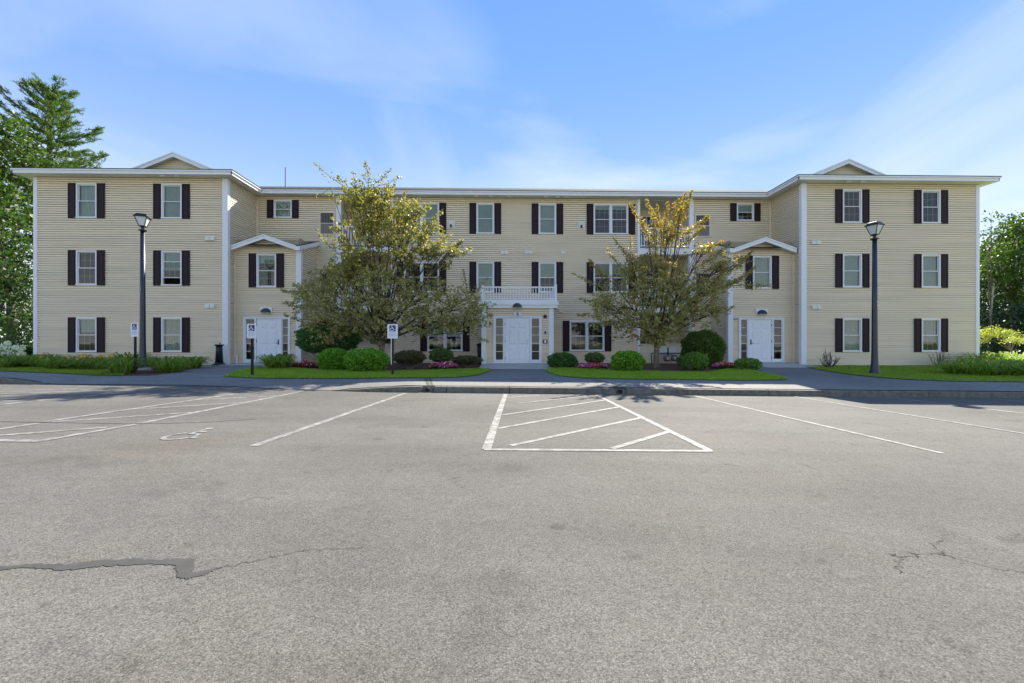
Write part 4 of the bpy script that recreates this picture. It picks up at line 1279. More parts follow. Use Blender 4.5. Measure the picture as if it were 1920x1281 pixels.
def access_sign(base, zc, ang, label, strap):
    X, Y, zb = base
    e = empty('accessible_parking_sign', (X, Y, zb), label, 'sign', 'accessible parking signs')
    ztop = zc + .20
    c, s = math.cos(ang), math.sin(ang)
    loc = lambda u, v, z: (X + u * c - v * s, Y + u * s + v * c, z)
    def lbox(name, u0, u1, v0, v1, z0, z1, mat, par):
        q = [loc(u0, v0, 0)[:2], loc(u1, v0, 0)[:2], loc(u1, v1, 0)[:2], loc(u0, v1, 0)[:2]]
        return MB().hexa([p + (z0,) for p in q], [p + (z1,) for p in q]).build(name, M[mat], par)
    p = MB()
    for u0, u1, v0, v1 in ((-.035, .035, .0, .006), (-.035, -.029, -.03, .0), (.029, .035, -.03, .0)):
        q = [loc(u0, v0, 0)[:2], loc(u1, v0, 0)[:2], loc(u1, v1, 0)[:2], loc(u0, v1, 0)[:2]]
        p.hexa([a + (zb - .1,) for a in q], [a + (ztop,) for a in q])
    p.build('post', M['postgreen'], e)
    if strap:
        lbox('inner_post', -.055, -.030, -.036, -.031, zb + .38, ztop, 'lampglass', e)
    w, h = .162, .228
    cs = .03; pts = []
    for cx, cz, a0 in ((w - cs, h - cs, 0), (-w + cs, h - cs, 90), (-w + cs, -h + cs, 180), (w - cs, -h + cs, 270)):
        for k in range(5):
            a = R(a0 + 22.5 * k); pts.append((cx + cs * math.cos(a), cz + cs * math.sin(a)))
    b = MB().prism([loc(u, -.040, zc + v) for u, v in pts], Vector(loc(0, .003, 0)) - Vector(loc(0, 0, 0)))
    pn = b.build('sign_panel', M['signwhite'], e)
    bz = zc + .095; hs = .098
    bpts = []
    for cx, cz, a0 in ((hs - .015, hs - .015, 0), (-hs + .015, hs - .015, 90), (-hs + .015, -hs + .015, 180), (hs - .015, -hs + .015, 270)):
        for k in range(4):
            a = R(a0 + 30 * k); bpts.append((cx + .015 * math.cos(a), cz + .015 * math.sin(a)))
    MB().quad(*[loc(u, -.0415, bz + v) for u, v in bpts]).build('blue_square', M['signblue'], pn)
    wheelchair(lambda u, v: loc((u - .52) * .19, -.0428, bz - .085 + v * .172), .10).build('wheelchair_symbol', M['signwhite'], pn)
    for k, (z, hw2, th) in enumerate(((-.045, .095, .018), (-.088, .122, .024), (-.135, .115, .012), (-.155, .10, .010))):
        t = MB(); u = -hw2
        while u < hw2:
            l_ = random.uniform(.012, .022)
            t.quad(loc(u, -.0416, zc + z - th / 2), loc(min(u + l_, hw2), -.0416, zc + z - th / 2), loc(min(u + l_, hw2), -.0416, zc + z + th / 2), loc(u, -.0416, zc + z + th / 2))
            u += l_ + random.choice((.004, .004, .012))
        t.build('lettering', M['signgrey'], pn)['kind'] = 'stuff'
for (px, py), (sx, sy), ang, lab, strap in (((254.5, 701.5), (254.5, 618.5), R(-14), 'blue and white accessible parking sign beside the left lamp post', False),
        ((473.5, 707), (472.5, 621), R(-6), 'blue and white accessible parking sign on the lawn before the left side door', False),
        ((736.5, 706), (735.5, 621.5), R(4), 'blue and white accessible parking sign before the two clipped shrubs under the left tree', True)):
    g = gp(px, py)
    access_sign((g.x, g.y, g.z), wz(sx, sy, g.y), ang, lab, strap)

# smokers' post by the left wing corner, dark litter post by the portico
g = gp(411, 687.5); g.y = min(g.y, 19.55)
e = empty('ash_receptacle', (wx(411, 19.45), 19.45, -.06), 'black pedestal ash receptacle beside the left wing corner board', 'ash bin')
X, Y, z = e.location
MB().lathe([(.30, z), (.29, z + .02), (.20, z + .07), (.165, z + .13)], X, Y, 20).build('foot', M['black'], e, True)
MB().lathe([(.155, z + .13), (.13, z + .70), (.128, z + .84)], X, Y, 20).build('column', M['black'], e, True)
MB().lathe([(.13, z + .84), (.185, z + .90), (.185, z + .925), (.16, z + .93)], X, Y, 20).build('bowl', M['black'], e, True)
MB().lathe([(.02, z + .93), (.02, z + .97), (.035, z + .98), (.02, z + 1.0)], X + .03, Y, 8).build('knob', M['black'], e)
e = empty('litter_urn', (wx(900.5, 21), 21.0, -.12), 'narrow black litter urn between the left portico post and the wall', 'urn')
X, Y, z = e.location
MB().lathe([(.12, z), (.13, z + .05), (.15, z + .75), (.165, z + .95)], X, Y, 16).build('body', M['black'], e, True)
MB().lathe([(.19, z + .95), (.20, z + 1.0), (.06, z + 1.04), (.03, z + 1.08)], X, Y, 16).build('lid', M['black'], e, True)
# loose white downspout piece leaning in the left corner
b = MB(); X = wx(443, 20.2)
b.tube([(X - .02, 20.28, .35), (X + .09, 20.1, -.10)], .03, 4)
tag(b.build('trim_offcut', M['trim']), 'short white trim offcut leaning by the left side door', 'offcut')

# gas meters
e = empty('gas_meter_set', (wx(1258, 21.9), 21.9, -.12), 'grey gas meters and pipes on the half wall behind the right tree', 'gas meter')
xm0, xm1 = wx(1238, 21.95), wx(1283, 21.95); zpipe = wz(1258, 662.5, 21.9)
p = MB().tube([(wx(1222, 21.9), 21.9, zpipe), (xm1 + .05, 21.9, zpipe), (xm1 + .12, 21.9, zpipe - .06), (xm1 + .12, 21.9, zpipe - .3)], .028, 8)
p.tube([(wx(1252.5, 21.9), 21.9, zpipe - .1), (wx(1252.5, 21.9), 21.9, zpipe + .30)], .04, 8)
p.tube([(wx(1222, 21.9), 21.9, zpipe), (wx(1222, 21.9), 21.9, -.14)], .028, 8)
p.build('pipe', M['darkmetal'], e, True)
MB().box(wx(1236, 22.1), wx(1267.5, 22.1), 22.10, 22.165, zpipe - .05, zpipe + .20).build('white_board', M['signwhite'], e)
for px in (1251, 1265):
    X = wx(px, 21.8)
    MB().lathe([(.05, zpipe - .42), (.15, zpipe - .40), (.17, zpipe - .25), (.15, zpipe - .12), (.05, zpipe - .09)], X, 21.85, 14).build('meter_body', M['louver'], e, True)
    MB().box(X - .06, X + .06, 21.64, 21.70, zpipe - .32, zpipe - .20).build('meter_dial', M['lampglass'], e)
# table lamps inside the ground floor window left of the door
for px, lab in ((820, 'pale shaded table lamp inside the ground floor window, left one'), (851, 'pale shaded table lamp inside the ground floor window, right one')):
    X = wx(px, 22.75)
    e = empty('table_lamp', (X, 22.75, .06), lab, 'lamp', 'table lamps behind the ground floor window')
    MB().lathe([(.14, .06), (.10, .10), (.05, .3), (.10, .5), (.03, .78)], X, 22.75, 12).build('base', M['darkmetal'], e, True)
    MB().lathe([(.24, .74), (.13, 1.12)], X, 22.75, 18).build('shade', M['blind'], e, True)

# ---------------------------------------------------------------- vegetation
def rnd_dirs(n, up=0.0):
    d = rng.normal(0, 1, (n, 3)); d[:, 2] += up
    return d / np.linalg.norm(d, axis=1, keepdims=True)

def leaf_mesh(name, P, L_, W_, tint, parent, mat='leaf', D=None, up=0.6, fold=0.0):
    n = len(P)
    D = rnd_dirs(n) if D is None else D
    N_ = rnd_dirs(n, up)
    S = np.cross(D, N_); S /= np.linalg.norm(S, axis=1, keepdims=True) + 1e-9
    l = (L_ * rng.uniform(.65, 1.25, n))[:, None] / 2; w = (W_ * rng.uniform(.7, 1.25, n))[:, None] / 2
    V = np.stack([P - D * l, P + S * w - D * l * .1, P + D * l, P - S * w - D * l * .1], 1).reshape(-1, 3)
    return npmesh(name, V, np.arange(n * 4).reshape(-1, 4), M[mat], np.repeat(tint, 4, 0), parent)

def mixcol(cols, n, jit=.18):
    c = np.array(cols)[rng.integers(0, len(cols), n)]
    return np.clip(c * rng.uniform(1 - jit, 1 + jit, (n, 1)) * rng.uniform(.92, 1.08, (n, 3)), 0, 1)

def ornamental_tree(base, lobes, sprays, Y, label, cols_low, cols_top, ztop0, ztop1, seed):
    global rng
    rng = np.random.default_rng(seed); random.seed(seed)
    B = Vector(base)
    e = empty('ornamental_tree', B, label, 'tree', 'ornamental trees in the front beds')
    wood = MB()
    fork = B + Vector((.05, .0, 1.15))
    wood.tube([B + Vector((0, 0, -.1)), B + Vector((.01, 0, .25)), B + Vector((.03, .02, .7)), fork], [.17, .125, .115, .12], 12)
    wood.build('trunk', M['bark'], e, True)
    PX = lambda px, py, y: Vector((wx(px, y), y, wz(px, py, y)))
    P, D = [], []
    tw = MB()
    for px, py, rx, ry, n in lobes:
        yl = Y - .7 + random.uniform(-.5, .4); c = PX(px, py, yl); rX, rZ = rx * yl / FPX, ry * yl / FPX; rY = min(rX * 1.15, 1.9)
        mid = fork.lerp(c, .5) + Vector((random.gauss(0, .15), random.gauss(0, .25), .25))
        tw.tube([fork + Vector((random.gauss(0, .03), random.gauss(0, .03), -.05)), mid, c], [.05, .032, .016], 6, False)
        subs = []
        for k in range(6):
            d = rnd_dirs(1, .3)[0]; q = c + Vector((d[0] * rX * .7, d[1] * rY * .7, d[2] * rZ * .7))
            s = mid.lerp(c, random.uniform(.3, 1))
            m = s.lerp(q, .5) + Vector((0, 0, .06)); tw.tube([s, m, q], [.016, .011, .005], 5, False); subs += [s.lerp(q, .5), q]
        for k in range(n):
            d = rnd_dirs(1, .15)[0]; r = random.uniform(.25, 1) ** .6
            a = c + Vector((d[0] * rX, d[1] * rY, d[2] * rZ)) * r
            dr = Vector((d[0], d[1], d[2] * .6 + random.uniform(-.15, .5))).normalized()
            ln = random.uniform(.25, .6)
            st = a - dr * ln * .6; t_ = a + dr * ln * .4
            if k % 7 == 0:
                sb = min(subs, key=lambda v: (v - st).length_squared)
                tw.tube([sb, st, t_], [.008, .006, .003], 3, False)
            for i in range(random.randint(2, 5)):          # leaf rosettes along the twig
                q = st.lerp(t_, random.random()) + Vector((random.gauss(0, .09), random.gauss(0, .09), random.gauss(0, .06)))
                for j in range(random.randint(5, 9)):
                    P.append(q + Vector((random.gauss(0, .042), random.gauss(0, .042), random.gauss(0, .03)))); D.append(dr * .5)
    for (px, py), (qx, qy), dens in sprays:
        y0 = Y - .4 + random.uniform(-.5, .5); y1 = y0 + random.uniform(-.5, .5)
        a, c = PX(px, py, y0), PX(qx, qy, y1)
        m = a.lerp(c, .5) + Vector((random.gauss(0, .06), 0, -.10))
        tw.tube([fork.lerp(a, .6) if (a - fork).length > 2 else a, a, m, c], [.02, .013, .008, .003], 5, False)
        ln = (c - a).length
        for i in range(int(ln * 105 * dens)):
            t = random.random(); q = a.lerp(m, t * 2) if t < .5 else m.lerp(c, t * 2 - 1)
            sc_ = .095 * (1.15 - t) + .015
            P.append(q + Vector((random.gauss(0, sc_), random.gauss(0, sc_), random.gauss(0, sc_)))); D.append((c - a).normalized() + Vector((0, 0, .2)))
    tw.build('branches', M['darkbark'], e, True)
    P = np.array(P); n = len(P)
    D = np.array(D) * .7 + rng.normal(0, 1, (n, 3)); D /= np.linalg.norm(D, axis=1, keepdims=True)
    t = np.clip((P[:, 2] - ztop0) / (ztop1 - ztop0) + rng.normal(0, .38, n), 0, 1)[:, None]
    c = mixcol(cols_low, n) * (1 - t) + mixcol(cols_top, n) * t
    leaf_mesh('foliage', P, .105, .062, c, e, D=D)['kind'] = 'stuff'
    return e

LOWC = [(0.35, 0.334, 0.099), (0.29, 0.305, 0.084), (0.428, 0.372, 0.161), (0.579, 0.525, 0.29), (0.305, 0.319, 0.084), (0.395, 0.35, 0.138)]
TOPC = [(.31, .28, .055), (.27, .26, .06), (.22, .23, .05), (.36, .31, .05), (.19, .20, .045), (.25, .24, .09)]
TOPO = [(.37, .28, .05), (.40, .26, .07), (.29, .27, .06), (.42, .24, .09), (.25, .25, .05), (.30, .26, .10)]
gl_ = gp(716, 692); gl_.y = 18.0
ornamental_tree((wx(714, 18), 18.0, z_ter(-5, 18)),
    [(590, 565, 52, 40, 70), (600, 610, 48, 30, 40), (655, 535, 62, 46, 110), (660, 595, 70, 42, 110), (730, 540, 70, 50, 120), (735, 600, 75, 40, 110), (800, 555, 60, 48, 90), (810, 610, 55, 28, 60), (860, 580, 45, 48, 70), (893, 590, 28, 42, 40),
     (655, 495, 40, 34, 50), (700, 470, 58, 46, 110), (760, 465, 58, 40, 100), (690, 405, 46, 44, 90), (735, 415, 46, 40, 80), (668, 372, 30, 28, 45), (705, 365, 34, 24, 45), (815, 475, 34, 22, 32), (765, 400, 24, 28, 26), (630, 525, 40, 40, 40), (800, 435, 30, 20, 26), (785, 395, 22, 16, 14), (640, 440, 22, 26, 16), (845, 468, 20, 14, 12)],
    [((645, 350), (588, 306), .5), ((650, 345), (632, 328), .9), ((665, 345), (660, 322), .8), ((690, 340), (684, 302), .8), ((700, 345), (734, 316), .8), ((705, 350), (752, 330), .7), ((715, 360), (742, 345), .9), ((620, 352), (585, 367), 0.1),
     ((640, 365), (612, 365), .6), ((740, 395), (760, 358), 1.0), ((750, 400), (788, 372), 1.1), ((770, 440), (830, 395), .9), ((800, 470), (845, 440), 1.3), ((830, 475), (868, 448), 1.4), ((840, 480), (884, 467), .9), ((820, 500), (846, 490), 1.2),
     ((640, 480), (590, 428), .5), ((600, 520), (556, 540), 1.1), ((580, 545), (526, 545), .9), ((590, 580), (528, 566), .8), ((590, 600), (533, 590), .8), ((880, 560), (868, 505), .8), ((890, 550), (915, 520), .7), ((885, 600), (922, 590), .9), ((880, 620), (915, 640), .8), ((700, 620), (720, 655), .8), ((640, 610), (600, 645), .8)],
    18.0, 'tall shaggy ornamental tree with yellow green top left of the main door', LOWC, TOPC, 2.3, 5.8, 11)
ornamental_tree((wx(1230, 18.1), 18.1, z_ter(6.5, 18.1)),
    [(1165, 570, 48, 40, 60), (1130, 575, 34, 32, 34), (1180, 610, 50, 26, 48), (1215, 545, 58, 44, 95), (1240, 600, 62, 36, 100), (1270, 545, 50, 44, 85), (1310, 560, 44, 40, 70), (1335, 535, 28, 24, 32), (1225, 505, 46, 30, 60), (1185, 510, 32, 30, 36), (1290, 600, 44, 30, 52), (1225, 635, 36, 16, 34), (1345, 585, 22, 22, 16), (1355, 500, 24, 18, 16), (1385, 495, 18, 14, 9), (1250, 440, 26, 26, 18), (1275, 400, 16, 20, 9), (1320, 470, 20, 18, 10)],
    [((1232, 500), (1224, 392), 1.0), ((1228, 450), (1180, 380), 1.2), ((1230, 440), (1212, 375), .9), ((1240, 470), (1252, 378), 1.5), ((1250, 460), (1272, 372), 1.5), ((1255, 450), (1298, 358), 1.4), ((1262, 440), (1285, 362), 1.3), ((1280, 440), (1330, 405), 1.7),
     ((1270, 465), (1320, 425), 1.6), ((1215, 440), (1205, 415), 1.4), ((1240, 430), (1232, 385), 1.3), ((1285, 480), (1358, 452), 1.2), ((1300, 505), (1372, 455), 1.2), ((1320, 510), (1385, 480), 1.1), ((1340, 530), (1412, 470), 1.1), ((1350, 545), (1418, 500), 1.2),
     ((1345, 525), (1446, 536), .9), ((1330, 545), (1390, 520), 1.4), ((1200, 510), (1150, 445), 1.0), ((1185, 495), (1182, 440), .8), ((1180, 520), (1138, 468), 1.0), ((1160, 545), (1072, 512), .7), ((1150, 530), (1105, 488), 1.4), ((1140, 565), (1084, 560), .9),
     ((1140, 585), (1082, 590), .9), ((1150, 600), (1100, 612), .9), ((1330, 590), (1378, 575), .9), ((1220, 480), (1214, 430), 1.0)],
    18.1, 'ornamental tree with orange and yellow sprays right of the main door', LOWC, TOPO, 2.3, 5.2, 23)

# clipped and loose shrubs
def shrub(px, pbot, w_px, h_px, label, cols, n, stems=False, loose=0.0, group='shrubs in the front beds', size=.055, Y=None, sq=2.4):
    g = gp(px, pbot)
    if Y is not None: g = Vector((wx(px, Y), Y, z_ter(wx(px, Y), Y)))
    s = g.y / FPX; rx, h = w_px * s / 2, h_px * s; ry = rx * .85
    g.y += ry * .55
    e = empty('shrub', g, label, 'shrub', group)
    lift = .30 * h if stems else 0.03 * h
    cz, rz = g.z + lift + (h - lift) / 2, (h - lift) / 2
    d = rnd_dirs(n)
    q = (np.abs(d) ** sq).sum(1) ** (-1 / sq)          # superellipsoid: clipped flat-ish sides
    r = q * (1.02 - np.abs(rng.normal(0, .13 + loose, n)) + .05 * np.sin(d[:, 0] * 9 + d[:, 2] * 7) + .045 * np.sin(d[:, 0] * 23 + 5 * d[:, 1]) * np.sin(d[:, 2] * 19 + 3 * d[:, 1]) + loose * rng.normal(0, .25, n))
    stray = (rng.uniform(0, 1, n) < .02) & (d[:, 2] > -.2); r[stray] *= rng.uniform(1.0, 1.16, stray.sum())
    P = np.stack([g.x + d[:, 0] * rx * r, g.y + d[:, 1] * ry * r, cz + d[:, 2] * rz * r], 1)
    P[:, 2] = np.maximum(P[:, 2], g.z + .02)
    t = mixcol(cols, n)
    leaf_mesh('foliage', P, size * 1.5, size, t, e, up=.5)['kind'] = 'stuff'
    b = MB()
    for k in range(26 if stems else 12):
        dd = rnd_dirs(1, .8)[0]; dd[2] = abs(dd[2])
        f = .8 if stems else .85
        tip = Vector((g.x + dd[0] * rx * f, g.y + dd[1] * ry * f, g.z + lift + dd[2] * (h - lift) * .8))
        mid = Vector((g.x + dd[0] * rx * .45, g.y + dd[1] * ry * .4, g.z + (tip.z - g.z) * .5))
        b.tube([(g.x + random.gauss(0, .06), g.y + random.gauss(0, .06), g.z - .03), mid, tip], [.018, .012, .004], 5, False)
    b.build('stems', M['bark'], e)
    return e
GB = [(0.169, 0.356, 0.032), (0.214, 0.42, 0.039), (0.125, 0.276, 0.029), (0.268, 0.483, 0.054)]
GD = [(0.083, 0.186, 0.046), (0.103, 0.228, 0.049), (0.066, 0.145, 0.037), (0.136, 0.269, 0.062)]
GM = [(0.151, 0.239, 0.067), (0.194, 0.266, 0.089), (0.115, 0.186, 0.061), (0.23, 0.292, 0.115)]
GO = [(0.147, 0.147, 0.059), (0.182, 0.168, 0.073), (0.112, 0.119, 0.05)]
shrub(606, 686, 112, 82, 'large dark rounded yew shrub beside the left side door', GD, 15000, True, Y=18.6)
shrub(622, 697, 58, 42, 'smaller of the two clipped green shrubs under the left tree', GB, 8000)
shrub(682, 700, 80, 45, 'wider clipped green shrub under the left tree', GB, 10500)
shrub(766, 694, 56, 36, 'dull olive shrub right of the accessible sign', GO, 5500, True, .05)
shrub(826, 686, 44, 36, 'loose grey green shrub under the ground floor window', GM, 3600, True, .12, Y=18.2)
shrub(875, 690, 56, 22, 'low dark twiggy shrub left of the portico', GO, 2600, True, .15, Y=18.2)
shrub(1056, 692, 54, 30, 'dark clipped shrub right of the portico post', GD, 6000)
shrub(1117, 684, 36, 28, 'small green shrub under the right ground floor window', GM, 3200, True, .05, Y=18.6)
shrub(1181, 699, 60, 40, 'bright clipped round shrub left of the right trunk', GB, 8500)
shrub(1326, 688, 76, 70, 'large rounded shrub beside the right side door', [(.120, .200, .034), (.160, .250, .042), (.090, .150, .03)], 14000, Y=18.8)
shrub(1308, 696, 46, 34, 'small clipped shrub with bright top right of the trunk', GB + GM, 6000)
shrub(1283, 694, 24, 26, 'sparse grey shrub between trunk and clipped shrub', GM, 900, True, .2)
shrub(1408, 696, 46, 24, 'spreading leafy shrub before the right side door', GM + GB, 3000, False, .15, size=.06)

# impatiens patches
def flowers(px0, px1, pbot, h_px, label, cols, n=170):
    xm = (px0 + px1) / 2; g = gp(xm, pbot); s = g.y / FPX
    e = empty('impatiens_patch', g, label, 'flowers', 'impatiens patches in the front beds')
    rx, h = (px1 - px0) * s / 2, h_px * s
    N = 1500
    a = rng.uniform(0, 2 * np.pi, N); r = np.sqrt(rng.uniform(0, 1, N))
    P = np.stack([g.x + rx * r * np.cos(a), g.y + .25 + .28 * r * np.sin(a), g.z + h * .8 * rng.uniform(.1, 1, N) * (1 - .4 * r * r)], 1)
    leaf_mesh('foliage', P, .06, .04, mixcol([(.03, .07, .015), (.05, .10, .02)], N), e)['kind'] = 'stuff'
    a = rng.uniform(0, 2 * np.pi, n); r = np.sqrt(rng.uniform(0, 1, n))
    C = np.stack([g.x + rx * r * np.cos(a), g.y + .22 + .28 * r * np.sin(a), g.z + h * (.55 + .5 * rng.uniform(0, 1, n)) * (1 - .35 * r * r)], 1)
    k = np.clip(((C[:, 0] - g.x) / rx * .5 + .5) * len(cols) + rng.normal(0, .35, n), 0, len(cols) - 1e-3).astype(int)
    tint = np.array(cols)[k] * rng.uniform(.8, 1.15, (n, 1))
    white = rng.uniform(0, 1, n) < .12; tint[white] = (.75, .6, .65)
    C5 = np.repeat(C, 5, 0); ang = np.tile(np.arange(5) * 2 * np.pi / 5, n)
    Dv = np.stack([np.cos(ang), -.55 * np.ones_like(ang) * .3, np.sin(ang)], 1); Dv /= np.linalg.norm(Dv, axis=1, keepdims=True)
    Nn = np.tile(np.array([[0., -.9, .45]]), (n * 5, 1)) + rng.normal(0, .12, (n * 5, 3))
    S = np.cross(Dv, Nn); S /= np.linalg.norm(S, axis=1, keepdims=True)
    l, w = .032, .026
    V = np.stack([C5, C5 + Dv * l * .6 + S * w * .6, C5 + Dv * l, C5 + Dv * l * .6 - S * w * .6], 1).reshape(-1, 3)
    npmesh('blossoms', V, np.arange(n * 20).reshape(-1, 4), M['petal'], np.repeat(np.repeat(tint, 5, 0), 4, 0), e)['kind'] = 'stuff'
PK, RD, MG = (.62, .12, .30), (.62, .07, .05), (.45, .04, .14)
flowers(541, 592, 692, 14, 'deep red and pink impatiens before the large yew', [MG, RD, MG, MG])
flowers(802, 856, 694.5, 15, 'pink impatiens under the left ground floor window', [MG, PK, MG, PK], 210)
flowers(1085, 1142, 694, 13, 'pink and red impatiens right of the portico', [PK, PK, RD, PK], 200)
flowers(1337, 1390, 694, 15, 'red and pink impatiens by the right side door', [PK, RD, RD, RD], 170)

# strap-leaved clumps (daylilies)
def lily(g, r, h, label, group, n=150, flowers_=0, bright=1.0, fcol=(.75, .50, .04)):
    e = empty('daylily_clump', g, label, 'daylilies', group)
    a = rng.uniform(0, 2 * np.pi, n); rr = np.sqrt(rng.uniform(0, 1, n)) * r * .45
    bx, by = g.x + rr * np.cos(a), g.y + rr * np.sin(a)
    a2 = a + rng.normal(0, .6, n); out = r * rng.uniform(.45, 1.15, n); hh = h * rng.uniform(.4, 1.02, n)
    w = .016
    V = []
    pts = ((0, 0), (.25, .62), (.6, .98), (1.0, .70))
    droop = rng.uniform(.75, 1.1, n)
    for i, (t, z) in enumerate(pts):
        x = bx + out * t * np.cos(a2); y = by + out * t * np.sin(a2); zz = g.z + hh * z * (droop if i == 3 else 1)
        ww = w * (1, 1.1, .9, .12)[i]
        sx, sy = -np.sin(a2) * ww, np.cos(a2) * ww
        V.append(np.stack([x + sx, y + sy, zz], 1)); V.append(np.stack([x - sx, y - sy, zz], 1))
    V = np.stack(V, 1).reshape(-1, 3)
    base = (np.arange(n) * 8)[:, None]
    F = np.concatenate([base + np.array([[0, 1, 3, 2]]) + 2 * k for k in range(3)], 0)
    c = mixcol([(.190, .290, .032), (.260, .350, .045), (.130, .210, .026), (.30, .36, .07)], n) * bright
    npmesh('leaves', V, F, M['grass'], np.repeat(c, 8, 0), e)['kind'] = 'stuff'
    for k in range(flowers_):
        q = Vector((g.x + random.uniform(-r, r) * .7, g.y - random.uniform(0, r * .5), g.z + h * random.uniform(.8, 1.15)))
        b = MB()
        for i in range(6):
            an = i * math.pi / 3; d = Vector((math.cos(an), -.25, math.sin(an))); s_ = Vector((-math.sin(an), 0, math.cos(an)))
            b.quad(q, q + d * .035 + s_ * .016, q + d * .065 + Vector((0, -.02, 0)), q + d * .035 - s_ * .016)
        o = b.build('blossom', M['yellow' if random.random() < .7 else 'orange'], e)
    return e
M['yellow'] = plain('yellow_petal', (.80, .50, .04), .6); M['orange'] = plain('orange_petal', (.75, .25, .04), .6)
GL = 'daylily clumps before the left wing'
names = ['leftmost daylily clump at the picture edge', 'daylily clump below the white hydrangea', 'daylily clump right of the hydrangea', 'tall daylily clump at the back of the left bed', 'front daylily clump below the left shutter', 'daylily clump below the left ground floor window', 'front daylily clump with yellow blooms', 'back daylily clump under the window sill', 'daylily clump with orange blooms left of the accessible sign', 'front daylily clump just left of the accessible sign', 'back daylily clump behind the lamp post', 'daylily clump right of the lamp base', 'large daylily clump right of the left lamp post', 'end daylily clump nearest the ash receptacle']
for (px, py, wpx, hpx, fl), nm in zip(((5, 692, 60, 30, 1), (40, 690, 60, 30, 1), (75, 691, 60, 30, 2), (110, 682, 80, 26, 1), (105, 694, 60, 28, 2), (140, 694, 64, 30, 2), (165, 695, 60, 28, 4), (170, 683, 70, 22, 2), (195, 695, 60, 28, 4), (222, 702, 62, 38, 1), (232, 686, 70, 30, 1), (295, 690, 60, 26, 0), (310, 699, 72, 34, 0), (352, 692, 50, 28, 0)), names):
    g = gp(px, py); s = g.y / FPX
    g.y += .15
    lily(g, wpx * s * .60, hpx * s * .86, nm, GL, 190, fl)
g = gp(521, 693); lily(g, .72, .62, 'grassy clump beside the left side door stoop', 'grassy clump', 300, 0, 1.15)
GR = 'daylily clumps beside the right wing'
for (px, py, wpx, hpx, fl), nm in zip(((1800, 703, 70, 30, 1), (1835, 705, 80, 36, 1), (1875, 705, 80, 36, 1), (1915, 705, 80, 36, 0), (1850, 692, 80, 34, 1), (1895, 692, 80, 38, 0)),
        ('leftmost daylily clump beside the right wing', 'second daylily clump right of the wing corner', 'front daylily clump near the right picture edge', 'rightmost front daylily clump cut by the picture edge', 'back daylily clump touching the right wing corner', 'back daylily clump below the small maple')):
    g = gp(px, py); s = g.y / FPX
    lily(g, wpx * s * .62, hpx * s * .92, nm, GR, 220, fl, 1.2)
# hydrangea
g = gp(18, 684); g.y = 20.6; g.x = wx(20, 20.6)
e = empty('hydrangea', g, 'white mophead hydrangea left of the left wing', 'hydrangea')
N = 3500; d = rnd_dirs(N); r = rng.uniform(.5, 1, N)
P = np.stack([g.x + d[:, 0] * 1.2 * r, g.y + d[:, 1] * .6 * r, g.z + .45 + d[:, 2] * .42 * r], 1)
leaf_mesh('foliage', P, .13, .09, mixcol([(.05, .10, .02), (.035, .075, .015)], N), e)['kind'] = 'stuff'
for px, py, rpx in ((2, 652, 6), (14, 644, 5), (16, 654, 6.5), (22, 663, 6.5), (29, 652, 5), (39, 653.5, 6.5), (40, 664.5, 6.5), (8, 664, 5), (-6, 660, 6)):
    c = Vector((wx(px, 20.1), 20.1, wz(px, py, 20.1))); rr = rpx * 20.1 / FPX
    n = 260; d = rnd_dirs(n); Pp = np.array(c) + d * rr * rng.uniform(.85, 1.05, (n, 1))
    S = np.cross(d, rnd_dirs(n)); S /= np.linalg.norm(S, axis=1, keepdims=True); T = np.cross(d, S); q = .022
    V = np.stack([Pp - S * q, Pp + T * q, Pp + S * q, Pp - T * q], 1).reshape(-1, 3)
    npmesh('flower_head', V, np.arange(n * 4).reshape(-1, 4), M['petal'], np.repeat(mixcol([(.84, .86, .70), (.78, .84, .60)], n, .06), 4, 0), e)

# pruned bare shrubs before the right wing
def bare(px, pbot, w_px, h_px, label, k, col_):
    g = gp(px, pbot); s = g.y / FPX
    e = empty('pruned_shrub', g, label, 'shrub', 'bare shrubs before the right wing')
    b = MB()
    for i in range(k):
        a = random.uniform(-1, 1); t = Vector((g.x + a * w_px * s / 2, g.y + random.uniform(-.25, .25), g.z + h_px * s * random.uniform(.6, 1.05) * (1 - .25 * a * a)))
        m = Vector((g.x + a * w_px * s * .34, g.y + (t.y - g.y) * .5, g.z + (t.z - g.z) * .45))
        b.tube([(g.x + random.gauss(0, .05), g.y + random.gauss(0, .05), g.z - .02), m, t], [.014, .011, .005], 5, False)
        for q in range(2):
            t2 = m.lerp(t, random.random()) ; b.tube([t2, t2 + Vector((random.gauss(0, .12), random.gauss(0, .08), random.uniform(.05, .18)))], [.007, .003], 4, False)
    b.build('branches', M[col_], e)
bare(1555, 691, 38, 32, 'pruned bare shrub at the left end of the right wing wall', 26, 'darkbark')
bare(1763, 690, 44, 34, 'thin twiggy shrub below the right ground floor window', 22, 'bark')

